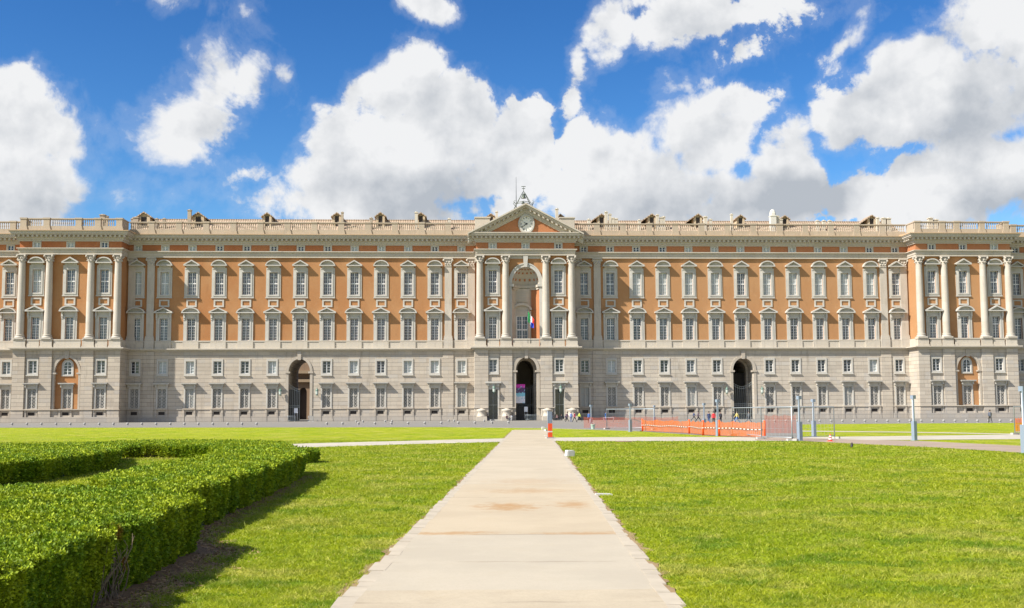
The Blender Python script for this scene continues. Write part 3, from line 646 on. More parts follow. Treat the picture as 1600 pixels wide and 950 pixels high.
VEN=mv.mesh('basement_vent',M_VENT)
def put(name,me,par,loc=(0,0,0)):
    o=bpy.data.objects.new(name,me); COL.objects.link(o); o.parent=par; o.location=loc; return o
def win(name,surr,sa,gl,u,v): o=put(name,surr,pal,(u,-v,0)); put('sash',sa,o); put('glass',gl,o); return o
# what each window shows, bay by bay from the left: d dark, g grey glass, p pale shutters
def idx(c): return 'dgp'.index(c)
Lb=sorted([u for u in BAY if u<0]); Rb=sorted([u for u in BAY if u>0])
seqA=dict(zip(Lb+Rb,'pppddddd'+'pppdp'+'ddddpppppppdd')); seqU=dict(zip(Lb+Rb,'ppggggggggggg'+'ggpppp'+'g'+'pppppg')); seqL=dict(zip(Lb+Rb,'ggdgggdgggdgg'+'ggdgggdgdgggg')); seqM=dict(zip(Lb+Rb,'dppddp'+'ddpdppp'+'dpddgddddddpd'))
for i,u in enumerate(Lb+Rb+OUT):
    k=round((abs(u)-12.76)/5.52) if abs(u)<100 else 1; odd=k%2          # k even: triangular above, segmental below
    if abs(u)>100: odd=0
    win('upper_window',SU[odd],HU,GU[idx(seqU.get(u,'g'))],u,VW); win('main_floor_window',SLo[1-odd],HL,GL_[idx(seqL.get(u,'g'))],u,VW)
    win('attic_window',SA,HA,GA[idx(seqA.get(u,'d'))],u,VW+.1); pn=put('panel_frame',PAN,pal,(u,-VW,0))
    if not any(abs(u-q)<1 for q in PASS):
        win('mezzanine_window',SM_,HM,GM[idx(seqM.get(u,'g'))],u,VG)
        g_=put('ground_floor_window',SG,pal,(u,-VG,0)); put('window_grille',GR,g_); put('glass',GG[random.choice([1,1,1,2])],g_)
        put('basement_vent',VEN,pal,(u,-VG,0))
for c in(CU,PL,PR):
    off=6.73 if c==CU else 6.65
    for q in((-off,off) if c==CU else(-off,0,off)):
        seg=1 if q else 0; u=c+q
        win('upper_window',SU[seg],HU,GU[2 if (c==PL and q<0) else 1],u,VB); win('main_floor_window',SLo[1-seg],HL,GL_[1],u,VB); put('panel_frame',PAN,pal,(u,-VB,0))
        if c!=CU:
            v=VS if q else VS-.75
            if q: win('mezzanine_window',SM_,HM,GM[0],u,v); 
            g_=put('ground_floor_window',SG,pal,(u,-v,0)); put('window_grille',GR,g_); put('glass',GG[1],g_); put('basement_vent',VEN,pal,(u,-VS,0))
        else: win('mezzanine_window',SM_,HM,GM[0 if q>0 else 1],u,VS)
    for q in(-off,0,off): win('attic_window',SA,HA,GA[(0 if q>0 else 2) if c!=PR else (0 if q<=0 else 2)],c+q,VE)
# pavilion ground-floor arch bays: orange back, arched little window, imposts
for c in(PL,PR):
    m=MB(); holes_wall(m,c-2.45,c+2.45,2.5,13.1,VS-.75,[hl(c,WG),(c-.8,c+.8,9.5,12.1)],.5); m.build('arch_bay_wall',M_PLAST,pal)
    m=MB(); m.band(arc(c,9.9,2.75,3.5,180,0,16),arc(c,9.9,2.33,3.03,180,0,16),VS-.1,VS+.1)
    for s_ in(-1,1): a,b=sorted((c+s_*2.33,c+s_*2.72)); m.vb(a,b,VS-.1,VS+.1,2.67,9.6); a,b=sorted((c+s_*2.0,c+s_*2.85)); m.vb(a,b,VS-.7,VS+.22,9.6,9.9)
    m.prism([(c-.35,12.7),(c+.35,12.7),(c+.5,14.2),(c-.5,14.2)],VS-.05,VS+.22); m.build('arch_surround',M_WARM,pal)
    v=VS-.75; m=MB(); P=lambda r,h,k=10:arc(c,11.3,r,h,180,0,k)
    m.band(P(1.15,1.3),P(.8,.9),v-.05,v+.14)
    for s_ in(-1,1): a,b=sorted((c+s_*.8,c+s_*1.15)); m.vb(a,b,v-.05,v+.14,9.35,11.3)
    m.vb(c-1.15,c+1.15,v-.05,v+.2,9.2,9.5); o=m.build('mezzanine_window',M_TRIM,pal,label='round-headed small window')
    m=MB(); m.prism([(c-.8,9.5)]+P(.8,.9)+[(c+.8,9.5)],v,v+.03); m.build('glass',M_GL_DARK,o)
    m=MB(); m.vb(c-.06,c+.06,v+.03,v+.09,9.5,12.15); m.band(P(.82,.92),P(.72,.8),v+.03,v+.09)
    for s_ in(-1,1): a,b=sorted((c+s_*.72,c+s_*.82)); m.vb(a,b,v+.03,v+.09,9.5,11.3)
    for z in(9.52,10.15,10.75,11.35): m.vb(c-.75,c+.75,v+.03,v+.08,z-.03,z+.03)
    m.build('sash',M_SASH,o)
# portal and passage surrounds
def arch_surround(c,v,hw,spring,crown,w_=.55,z0=0.0):
    m=MB(); m.band(arc(c,spring,hw+w_,crown-spring+w_,180,0,18),arc(c,spring,hw-.03,crown-spring-.03,180,0,18),v-.1,v+.14)
    for s_ in(-1,1): a,b=sorted((c+s_*(hw-.03),c+s_*(hw+w_))); m.vb(a,b,v-.1,v+.12,z0,spring-.35); a,b=sorted((c+s_*(hw-.35),c+s_*(hw+w_+.12))); m.vb(a,b,v-1.2,v+.26,spring-.36,spring)
    m.prism([(c-.3,crown-.25),(c+.3,crown-.25),(c+.45,14.28),(c-.45,14.28)],v-.05,v+.34); m.build('portal_surround',M_WARM,pal)
arch_surround(CU,VS,2.17,10.1,12.75)
for q in PASS: arch_surround(q,VG,2.2,10.15,12.75,.5)
# inner ribs, dark leaves and floors of the passages
def rib(c,hw,spring,crown,v,th=.6,ins=.45):
    m=MB(); m.band(arc(c,spring,hw+.2,crown-spring+.2,180,0,14),arc(c,spring,hw-ins,crown-spring-ins,180,0,14),v-th,v)
    for s_ in(-1,1): a,b=sorted((c+s_*(hw-ins),c+s_*(hw+.2))); m.vb(a,b,v-th,v,0,spring)
    m.build('passage_rib',M_BLOCK,pal)
rib(CU,2.17,10.1,12.75,1.2); rib(PASS[1],2.2,10.15,12.75,-4.5)
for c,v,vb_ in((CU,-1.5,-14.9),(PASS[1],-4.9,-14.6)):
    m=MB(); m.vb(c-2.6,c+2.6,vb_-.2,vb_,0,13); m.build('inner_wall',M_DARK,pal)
def gate(c,hw,v,z1,mat=M_IRON,crest=True,half=False,n_=11):
    m=MB(); x0,x1=(c-hw,c) if half else (c-hw,c+hw)
    for i in range(n_+1): x=x0+(x1-x0)*i/n_; m.vb(x-.03,x+.03,v-.03,v+.03,.1,z1-(1.0*math.sin(math.pi*(x-c+hw)/(2*hw)) if crest else 0))
    for z in(.2,2.9,3.2): m.vb(x0,x1,v-.04,v+.04,z-.04,z+.04)
    k=10; P=[(x0+(x1-x0)*i/k,z1-1.0*math.sin(math.pi*(x0+(x1-x0)*i/k-c+hw)/(2*hw))) for i in range(k+1)] if crest else [(x0,z1),(x1,z1)]
    for dz in(0,-.45): m.tube([(a,-v,b+dz) for a,b in P],.045,4)
    return m.build('iron_gate',mat,pal)
gate(CU,2.1,VS-2.2,7.6); gate(PASS[0],2.15,VG-1.0,7.6,M_IRONL,half=True,n_=6); gate(PASS[1],2.15,VG-1.6,7.8,M_IRONL,n_=10)
m=MB(); m.vb(PASS[0]-2.2,PASS[0]-.05,VG-1.25,VG-1.2,0,6.5); m.build('gate_panel',M_DARK,pal)
m=MB(); m.vb(PASS[1]-2.2,PASS[1]+2.2,VG-8,VG-7.9,0,9.8); m.build('gate_panel',M_DARK,pal)
m=MB(); m.vb(CU-2.17,CU+.25,VS-2.5,VS-2.45,0,3.0); m.build('gate_panel',M_DARK,pal)
# small stone surrounds, doors, keystones of the two side doors
for s_ in(-1,1):
    c=CU+s_*6.73; m=MB()
    for t_ in(-1,1): a,b=sorted((c+t_*.94,c+t_*1.25)); m.vb(a,b,VS-.1,VS+.14,0,6.9)
    m.vb(c-.94,c+.94,VS-.1,VS+.14,6.28,6.9); m.vb(c-1.35,c+1.35,VS-.05,VS+.3,6.9,7.5); m.vb(c-1.62,c+1.62,VS-.05,VS+.8,7.5,7.86); m.prism([(c-.2,6.6),(c+.2,6.6),(c+.3,7.5),(c-.3,7.5)],VS,VS+.5)
    for t_ in(-1,1): m.lathe([(.16,0),(.26,.25),(.14,.5)],(c+t_*1.0,-VS-.4,6.95),8)
    m.vb(c-1.9,c+1.9,VS-.3,VS+1.1,-.2,.25)
    m.build('doorway',M_TRIM,pal)
    d=MB(); d.vb(c-.97,c+.97,VS-.75,VS-.7,.2,6.35); o=d.build('glass_door',M_GL_DARK,pal)
    f_=MB(); f_.ring(.95,.87,.26,6.28,.34,6.2,VS-.7,VS-.62,c); f_.vb(c-.03,c+.03,VS-.7,VS-.62,.3,6.2); f_.vb(c-.9,c+.9,VS-.7,VS-.62,3.1,3.18); f_.build('door_frame',M_IRONL,o)
# drum-shaped guard pedestals in front of the piers
for q in(-9.1,-4.1,4.1,9.1):
    m=MB(); m.vb(-1.05,1.05,-.9,1.0,0,.85); m.lathe([(.98,0),(1.0,.1),(.9,.2),(.86,.95),(1.0,1.1),(1.02,1.25),(.95,1.38),(.5,1.5),(.2,1.62)],(0,-.05,.85),18); m.vb(-1.15,-.9,-.9,.3,.85,2.3)
    m.build('drum_pedestal',M_STONE,pal,(CU+q,-(VP_+.9),0))
# wall lanterns
def lantern(u,v,z):
    m=MB(); m.lathe([(.12,0),(.26,.12),(.30,.85),(.36,.9),(.2,1.15),(.06,1.3),(.03,1.5)],(0,-.75,0),8); m.tube([(0,0,.2),(0,-.3,-.15),(0,-.6,-.1),(0,-.75,.02)],.04,5); m.tube([(0,0,1.3),(0,-.4,1.6),(0,-.75,1.5)],.035,5)
    o=m.build('wall_lantern',M_GREEN,pal,(u,-v,z)); g_=MB(); g_.lathe([(.27,0),(.31,.6)],(0,-.75,.2),8); g_.build('lantern_glass',M_LGLASS,o)
for s_ in(-1,1): lantern(CU+s_*6.73+.15,VS+.3,5.6)
for q in PASS:
    for s_ in(-3.7,3.7): lantern(q+s_,VG,5.3)
# great niche over the portal
m=MB(); zs_=27.75; rw=2.86
NV=[]; kk=20
def nic(a,zz,r): return (CU+r*math.cos(a),-(VB-.04)+ (r/rw)*3.0*math.sin(a)*1.0,zz)
for zz in(15.0,27.75): NV+= [nic(math.pi-math.pi*i/kk,zz,rw) for i in range(kk+1)]
F=[(i,i+1,kk+1+i+1,kk+1+i) for i in range(kk)]; m.add(NV,F[:13],True); m.mi=1; m.add(NV,F[13:],True)
m.mi=0; rows=8; DV=[]
for j in range(rows+1):
    t_=math.pi/2*j/rows
    for i in range(kk+1):
        a=math.pi-math.pi*i/kk; DV.append((CU+rw*math.cos(a)*math.cos(t_),-(VB-.04)+3.0*math.sin(a)*math.cos(t_),zs_+3.5*math.sin(t_)))
m.add(DV,[(j*(kk+1)+i,j*(kk+1)+i+1,(j+1)*(kk+1)+i+1,(j+1)*(kk+1)+i) for j in range(rows) for i in range(kk)],True)
m.build('niche',[M_STONE,M_ATTIC],pal)
m=MB()   # coffers of the half dome: recessed red panels
for j,t_ in enumerate((.32,.78,1.12)):
    for i in range(7-j):
        a=math.pi*(i+1)/(8-j); w_=.20-.03*j
        c3=Vector((CU+rw*.985*math.cos(a)*math.cos(t_),-(VB-.04)+2.95*math.sin(a)*math.cos(t_),zs_+3.45*math.sin(t_)))
        nrm=(Vector((CU,-(VB-.04),zs_))-c3).normalized(); ux=nrm.cross(Vector((0,0,1))).normalized(); uy=ux.cross(nrm)
        P=[c3+nrm*.03+ux*sx*w_+uy*sy*w_*1.25 for sx,sy in((-1,-1),(1,-1),(1,1),(-1,1))]; Q=[p-nrm*.1 for p in P]; m.add(P+Q,[(0,1,2,3),(4,5,6,7),(0,1,5,4),(1,2,6,5),(2,3,7,6),(3,0,4,7)])
m.build('dome_coffers',M_ATTIC,pal)
m=MB(); kk=16
pts=lambda r,dz:[(CU+r*math.cos(math.pi-math.pi*i/kk),-(VB-.04)+(r/rw)*3.0*math.sin(math.pi-math.pi*i/kk),dz) for i in range(kk+1)]
for z0,z1,r0,r1 in((26.75,27.2,rw,rw-.2),(27.2,27.7,rw,rw-.4)):
    A,B,C_,D_=pts(r0,z0),pts(r1,z0),pts(r1,z1),pts(r0,z1); n=kk+1; m.add(A+B+C_+D_,[(k*n+i,k*n+i+1,((k+1)%4)*n+i+1,((k+1)%4)*n+i) for k in range(4) for i in range(kk)])
m.build('niche_cornice',M_STONE,pal)
# window aedicule inside the niche
v=VB-2.55; m=MB(); CN_=CU-.62
for s_ in(-1,1): m.vb(CN_+s_*1.5-.3,CN_+s_*1.5+.3,v-.3,v+.5,15,22.0)
m.vb(CN_-1.9,CN_+1.9,v-.4,v+.35,21.4,22.4); m.vb(CN_-1.6,CN_+1.6,v-.4,v+.15,22.4,27.0); m.vb(CN_-1.25,CN_+1.25,v-.3,v+.3,24.3,26.2)
O=arc(CN_,22.4,2.1,1.6,170,10,12); I=arc(CN_,22.4,1.7,1.15,170,10,12); m.band(O,I,v-.2,v+.75,True); m.build('niche_aedicule',M_STONE,pal)
m=MB()
for i in range(5): m.vb(CN_-.9,CN_+.9,v+.3,v+.335,25.9-i*.33,26.0-i*.33)
m.build('inscription_panel',simple('inscription_grey',(.40,.38,.34),.8),pal)
o=put('niche_window',SA if False else pane(1.15,15.4,21.2,M_GL_GREY,v=0),pal,(CN_,-(v+.12),0))
m=MB(); m.ring(1.18,1.02,15.3,21.4,15.4,21.25,.02,.12); m.vb(-.1,.1,.02,.13,15.4,21.2); m.vb(-1.05,1.05,.02,.13,18.4,18.65)
for z in(16.3,17.3,19.6,20.4): m.vb(-1.05,1.05,.02,.08,z-.03,z+.03)
for x in(-.55,.55): m.vb(x-.03,x+.03,.02,.08,15.4,21.2)
m.build('sash',M_SASH,o)
m=MB(); m.band(arc(CU,zs_,3.45,4.25,180,0,22),arc(CU,zs_,2.82,3.5,180,0,22),VB-.25,VB+.32)
m.band(arc(CU,zs_,3.52,4.33,180,0,22),arc(CU,zs_,3.3,4.07,180,0,22),VB-.2,VB+.42)
for s_ in(-1,1): a,b=sorted((CU+s_*2.82,CU+s_*3.42)); m.vb(a,b,VB-.25,VB+.3,15,27.2); a,b=sorted((CU+s_*2.5,CU+s_*3.6)); m.vb(a,b,VB-.6,VB+.5,27.2,27.75)
m.prism([(CU-.32,31.2),(CU+.32,31.2),(CU+.5,33.56),(CU-.5,33.56)],VB,VB+.6); m.vb(CU-3.4,CU+3.4,VB-.05,VB+.12,32.95,33.56)
m.build('niche_surround',M_TRIM,pal)
# pediment of the centre
m=MB(); ZP0,ZPA=37.98,44.15; HP=HWA+1.75
def rake(h0,za,h1,zb,v0,v1,zoff=0):   # band under the sloping top
    pass
t_=(ZPA-ZP0)/HP
def slope(off_z,th,v1,inx=0,ez=0.0):
    O=[(CU-HP+inx,ZP0+off_z+ez),(CU,ZPA+off_z-inx*0),(CU+HP-inx,ZP0+off_z+ez)]; 
    O=[(CU-HP,ZP0+off_z),(CU,ZPA+off_z),(CU+HP,ZP0+off_z)]; I=[(CU-HP,ZP0+off_z-th),(CU,ZPA+off_z-th),(CU+HP,ZP0+off_z-th)]
    m.band(O,I,VE-.2,v1)
slope(0,.3,VE+1.75); slope(-.3,.28,VE+1.5); slope(-.58,.22,VE+1.3); slope(-.8,.45,VE+.62); slope(-1.25,.5,VE+.45); slope(-1.7,.3,VE+.28)
for s_ in(-1,1):
    k=1
    while k*.9<HP-1.2:
        x=CU+s_*k*.9; z=ZPA-.8-k*.9*t_; m.prism([(x-.2,z+.2*t_*s_),(x+.2,z-.2*t_*s_),(x+.2,z-.2*t_*s_-.4),(x-.2,z+.2*t_*s_-.4)],VE+.55,VE+1.2); k+=1
m.build('pediment_cornice',M_STONE,pal)
m=MB(); m.prism([(CU-HP+1.2,38.12),(CU+HP-1.2,38.12),(CU,ZPA-.75)],VE-.35,VE+.02); m.build('tympanum',M_ATTIC,pal)
m=MB(); m.prism([(CU-HP,ZP0-.15),(CU+HP,ZP0-.15),(CU,ZPA-.05)],-9,VE-.34); m.build('pediment_roof',M_TILE,pal)
m=MB()
for s_ in(-1,1): x=CU+s_*(HWA-1.3); m=MB(); m.vb(x-1.5,x+1.5,.8,3.4,38.2,41.5); m.vb(x-1.65,x+1.65,.65,3.55,41.5,41.75); m.build('parapet_block',M_STONE,pal)
# clock
ck=MB(); kc=32; ck.band(arc(0,0,1.6,1.95,0,360,kc),arc(0,0,1.28,1.58,0,360,kc),-.05,.4,True); ck.band(arc(0,0,1.72,2.08,0,360,kc),arc(0,0,1.5,1.82,0,360,kc),-.05,.26,True)
clock=ck.build('clock',M_TRIM,pal,(CU+.2,-VE-.05,40.05))
d=MB(); d.prism(arc(0,0,1.3,1.6,0,360,kc)[:-1],-.02,.12); d.build('clock_dial',M_DIAL,clock)
d=MB()
NUM=['XII','I','II','III','IV','V','VI','VII','VIII','IX','X','XI']
def stroke(x0,z0,x1,z1,th,a,cx,cz):
    ca,sa=math.cos(a),math.sin(a); L=math.hypot(x1-x0,z1-z0); nx,nz=-(z1-z0)/L*th/2,(x1-x0)/L*th/2
    P=[(x0+nx,z0+nz),(x1+nx,z1+nz),(x1-nx,z1-nz),(x0-nx,z0-nz)]; d.prism([(cx+x*ca-z*sa,cz+x*sa+z*ca) for x,z in P],.12,.14)
for k,t in enumerate(NUM):
    a=R(90-30*k); cx,cz=1.02*math.cos(a),1.27*math.sin(a); rot=a-math.pi/2; wch={'I':.07,'V':.15,'X':.15}; tw=sum(wch[ch] for ch in t); x=-tw/2
    for ch in t:
        w_=wch[ch]; h=.15
        if ch=='I': stroke(x+w_/2,-h,x+w_/2,h,.04,rot,cx,cz)
        if ch=='V': stroke(x+.02,h,x+w_/2,-h,.04,rot,cx,cz); stroke(x+w_-.02,h,x+w_/2,-h,.03,rot,cx,cz)
        if ch=='X': stroke(x+.02,h,x+w_-.02,-h,.04,rot,cx,cz); stroke(x+.02,-h,x+w_-.02,h,.03,rot,cx,cz)
        x+=w_
d.build('clock_numerals',M_IRON,clock)
for nm,ang,L,wd in(('hour_hand',152,.75,.13),('minute_hand',213,1.15,.09)):
    d=MB(); a=R(ang); p=(math.cos(a),math.sin(a)*1.2); q=(-p[1],p[0]); d.prism([(-p[0]*.2+q[0]*wd,-p[1]*.2+q[1]*wd),(p[0]*L,p[1]*L),(-p[0]*.2-q[0]*wd,-p[1]*.2-q[1]*wd)],.15,.18 if nm[0]=='h' else .21); d.build(nm,M_IRON,clock)
# bell frame on the apex and the mast
bf=MB(); bx=CU-.1; 
zb=43.9
for sx,sy in((-1,-1),(1,-1),(-1,1),(1,1)):
    bf.tube([(bx+sx*2.2,-1+sy*1.2,zb-1.2),(bx+sx*1.45,-1+sy*1.0,zb+.3),(bx+sx*.85,-1+sy*.6,zb+1.3),(bx+sx*.3,-1+sy*.3,zb+2.3),(bx,-1,zb+2.7)],.06,5)
    bf.tube([(bx+sx*1.5,-1+sy*1.0,zb+.3),(bx+sx*1.9,-1+sy*1.0,zb+.75),(bx+sx*1.6,-1+sy*1,zb+1.0)],.05,5)
for sy in(-.8,.8): bf.tube([(bx-1.2,-1+sy,zb+.7),(bx,-1+sy,zb+.9),(bx+1.2,-1+sy,zb+.7)],.05,5)
bf.lathe([(.5,0),(.42,.15),(.3,.4),(.26,.7),(.1,.82)],(bx,-1,zb+1.5),10); bf.lathe([(.34,0),(.3,.1),(.2,.3),(.05,.42)],(bx-.1,-1,zb+.55),8); bf.tube([(bx,-1,zb+2.6),(bx,-1,zb+3.6)],.05,5); bf.box(bx-.4,bx+.4,-1.05,-.95,zb+3.5,zb+3.6); bf.box(bx-.3,bx+.3,-1.05,-.95,zb+3.15,zb+3.25)
_o=bf.build('bell_frame',M_BRONZE,pal); _o.scale=(1.12,1,1.22); _o.location=(-.15*.2,0,-43.9*.22+.35)
m=MB(); m.tube([(-1.3,0,43.2),(-1.3,0,50.8)],.09,6,.03); m.build('mast',M_IRON,pal)
m=MB(); m.vb(1.0,2.1,-1.0,.2,43.0,44.4); m.prism([(.8,44.35),(2.3,44.35),(1.5,44.75)],-1.2,.4); m.build('chimney',M_PARAP,pal)
# roofs of the front range
m=MB()
for a,b in((-UE,PL-HWA),(PL+HWA,CU-HWA+1),(CU+HWA-1,PR-HWA),(PR+HWA,UE)):
    if b-a<20:
        m.quad((a,-.9+1.5,38.5),(b,.6,38.5),(b,14,38.9),(a,14,38.9)); continue
    m.add([(a,.9,38.55),(b,.9,38.55),(b,8.5,42.9),(a,8.5,42.9),(a,15.5,38.6),(b,15.5,38.6)],[(0,1,2,3),(3,2,5,4),(0,3,4),(1,5,2)])
for c in(PL,PR): m.quad((c-HWA,-VE+.5,38.45),(c+HWA,-VE+.5,38.45),(c+HWA,15,38.5),(c-HWA,15,38.5))
m.quad((CU-HWA,-VE+.5,38.4),(CU+HWA,-VE+.5,38.4),(CU+HWA,15,38.4),(CU-HWA,15,38.4))
roof=m.build('roof',M_TILE,pal)
m=MB()
for a,b in((PL+HWA,CU-HWA),(CU+HWA,PR-HWA)):
    m.vb(a,b,-8.75,-8.25,42.8,43.02)
m.build('roof_ridge',M_TILE,roof)
def fac(px,py,v):
    d=Vector(ray(px,py)); U=Vector((math.cos(TH),math.sin(TH),0)); N=Vector((math.sin(TH),-math.cos(TH),0)); o=Vector((PX0,PD,0))+N*v
    P=d*((o@N if False else o.dot(N))/d.dot(N)); return (P-Vector((PX0,PD,0))).dot(U),P.z+H
M_DORM=dressed('dormer_plaster',(.55,.43,.28),(.2,.15,.1),.5)
def dormer(px,apy,hw,asym=0,v=-5.0):
    u,za=fac(px,apy,v); m=MB(); ze=za-hw*.62; zb_=41.0
    m.vb(u-hw*.72,u+hw*.72,v-4.2,v-.3,zb_-1.5,ze+.1); m.prism([(u-hw*.72,ze),(u+hw*.72,ze),(u,za-.2)],v-4.2,v-.3); m.vb(u-hw*.72,u-hw*.35,v-.31,v-.05,zb_-1.5,ze); m.vb(u+hw*.35,u+hw*.72,v-.31,v-.05,zb_-1.5,ze)
    o=m.build('dormer',M_DORM,roof)
    # dormer is a sub-part: roof planes and opening share its mesh through material slots
    o.data.materials.append(M_TILE); o.data.materials.append(M_VENT)
    bm=bmesh.new(); bm.from_mesh(o.data)
    def bandf(O,I,v0,v1,mi):
        mb=MB(); mb.mi=mi; mb.band(O,I,v0,v1); vs=[bm.verts.new(p) for p in mb.V]; 
        for f_ in mb.F:
            fc=bm.faces.new([vs[i] for i in f_]); fc.material_index=mi
    L=hw*(1+asym); bandf([(u-L,ze-.15-(.62*hw*asym)),(u,za),(u+hw,ze-.15)],[(u-L,ze-.37-(.62*hw*asym)),(u,za-.24),(u+hw,ze-.37)],v-4.4,v+.25,1)
    mb=MB(); mb.vb(u-hw*.36,u+hw*.36,v-.34,v-.25,zb_-.5,ze-.05); vs=[bm.verts.new(p) for p in mb.V]
    for f_ in mb.F: fc=bm.faces.new([vs[i] for i in f_]); fc.material_index=2
    bm.to_mesh(o.data); bm.free(); return o
for a in[(225,330.5,1.75,.0),(310,330.8,1.65,.0),(417.5,331.5,1.25),(526.5,331.5,1.25),(594.5,331.2,1.25),(657.5,331.5,1.25),(767,333,1.3),(940,333.5,1.3,.6),(1018.5,333.5,1.3,.7),(1090.5,333.5,1.3,.7),(1157,335,1.2),(1226,336,1.2),(1362,335.5,1.3,1.2),(875.5,334,1.0)]: dormer(*a)
def chimney(px,topy,w_,v=-4.0,dome=False,n_=1,gap=1.0):
    u,zt=fac(px,topy,v)
    m=MB()
    if dome: m.vb(u-w_,u+w_,v-w_,v+w_,39.5,zt-1.6); m.vb(u-w_*1.1,u+w_*1.1,v-w_*1.1,v+w_*1.1,zt-1.62,zt-1.4); m.lathe([(w_*1.15,0),(w_*1.1,.5),(w_*.8,1.1),(w_*.25,1.4)],(u,-v,zt-1.42),6,sm=False)
    else: m.vb(u-w_,u+w_,v-w_,v+w_,39.5,zt-.25); m.vb(u-w_*1.25,u+w_*1.25,v-w_*1.25,v+w_*1.25,zt-.28,zt-.1); m.lathe([(w_*.8,0),(w_*.7,.15)],(u,-v,zt-.12),8)
    return m.build('chimney',M_WHITE if dome else (M_PARAP if px<600 else M_DORM2),roof)
M_DORM2=dressed('chimney_plaster',(.58,.52,.42),(.2,.17,.13),.4)
for a in[(296.5,327.5,.36),(213,339,.5),(208,341,.35),(245,341,.3),(257,341,.3),(535,331,.25),(580,340,.3),(650.5,331,.32),(702,341,.3),(776,330,.25),(870,325.5,.3),(947,330.5,.3),(953,334,.28),(958,340,.3),(963,341,.3),(1027,335,.3),(1033,339,.3),(1037,338,.28),(920,342,.3),(999,343,.3),(1102,338,.35),(1110,342,.3),(1143,334,.25),(1207,327,.62,-4,True),(1215,337,.3),(1220,342,.3),(1277,344,.3),(1287,344,.3),(1296,344,.3),(1371,339.5,.3),(1380,340,.4),(1388,340.5,.4),(161,335,.5),(166,337,.4),(1453,340,.45),(1462,342.5,.4)]: chimney(*a)
# little ridge finials
for px in(263,288,325,343,362,381,436,455,473,495,515,554,572,609):
    u,z=fac(px,343.5,-8.5); m=MB(); m.lathe([(.28,-.6),(.25,-.1),(.12,.25),(.02,.45)],(u,8.5,z-.3),6); m.build('ridge_finial',M_TILE,roof)
# courtyard range behind, seen through the left passage
m=MB(); Hc=[]
for i in range(-20,21): Hc+= [(i*5.5+1.0,i*5.5+2.9,0.0,8.2,7.0,1.4),(i*5.5+1,i*5.5+3,15.5,21,0,.5),(i*5.5+1,i*5.5+3,25,30,0,.5)]
holes_wall(m,-UE,UE,-.3,36,-62,[h if h[4] else h[:4] for h in Hc],.6); M_CYD=dressed('courtyard_plaster',(.21,.13,.07),(.08,.05,.03),.6); m.build('courtyard_wall',M_CYD,pal)
m=MB()
for i in range(-21,21): m.vb(i*5.5+3.7,i*5.5+4.4,-62.1,-61.5,0,35)
for z in(9.6,11.8,33.5): m.vb(-UE,UE,-62.1,-61.2+.4*(z>10),z,z+.7)
m.build('courtyard_cornice',dressed('courtyard_stone',(.27,.19,.11),(.1,.07,.04),.5),pal)
m=MB(); m.vb(-UE,UE,-63.5,-63.2,0,36); m.build('courtyard_dark_rooms',M_VENT,pal)
m=MB(); Hb=[]; Hb.append((PASS[0]-2.2,PASS[0]+2.2,0.0,12.75,10.15,.2)); holes_wall(m,-UE,UE,-.3,38.6,VG-TUN,Hb,.2); m.build('rear_wall',M_WARM,pal)
for c,x in((PASS[0],2.2),):
    m=MB()
# ------------------------------------------------------------------ things on and about the palace
Fp=lambda u,v,z=0:(PX0+u*math.cos(TH)+v*math.sin(TH),PD+u*math.sin(TH)-v*math.cos(TH),z)
M_FG=simple('flag_green',(.02,.28,.07),.7); M_FW=simple('flag_white',(.8,.8,.8),.7); M_FR=simple('flag_red',(.75,.04,.03),.7); M_FB=simple('flag_blue',(.03,.08,.55),.7)
fl=empty('flag',Fp(CU+.35,4.9,16.5),TH,label='green, white and red flag hanging from a pole in the great niche',cat='flag')
def cloth(w0,x0,z0,ww,hh,mi_fn,mats,name,tilt,vsl=0.0,freq=9):
    m=MB(); nx,nz=14,8; V=[]
    for j in range(nz+1):
        for i in range(nx+1):
            s_,t_=i/nx,j/nz; x=x0+s_*ww; z=z0-s_*tilt-t_*hh*(1-.15*s_); V.append((x,-.35-.18*math.sin(s_*freq+t_*2)*(.3+s_)-vsl,z))
    for j in range(nz):
        for i in range(nx): m.mi=mi_fn(i/nx,j/nz); m.add([V[j*(nx+1)+i],V[j*(nx+1)+i+1],V[(j+1)*(nx+1)+i+1],V[(j+1)*(nx+1)+i]],[(0,1,2,3)],True)
    o=m.build(name,mats,fl); md=o.modifiers.new('s','SOLIDIFY'); md.thickness=.02; return o
cloth(0,0,5.65,1.35,2.2,lambda s,t:0 if s<.33 else(1 if s<.62 else 2),[M_FG,M_FW,M_FR],'flag_cloth',1.9)
m=MB(); m.tube([(0,-.35,-1.4),(0,-.35,5.8)],.05,6); m.ball((0,-.35,5.85),.1,6); m.build('flag_pole',M_IRON,fl)
fl2=fl; fl=empty('flag',Fp(CU+.75,5.1,16.5),TH,label='small blue flag hanging below the tricolour flag',cat='flag')
cloth(0,.15,3.35,.6,1.1,lambda s,t:0,[M_FB],'flag_cloth',.3,.15,6); m=MB(); m.tube([(.1,-.2,-1.4),(.15,-.4,3.7)],.04,6); m.build('flag_pole',M_IRON,fl)
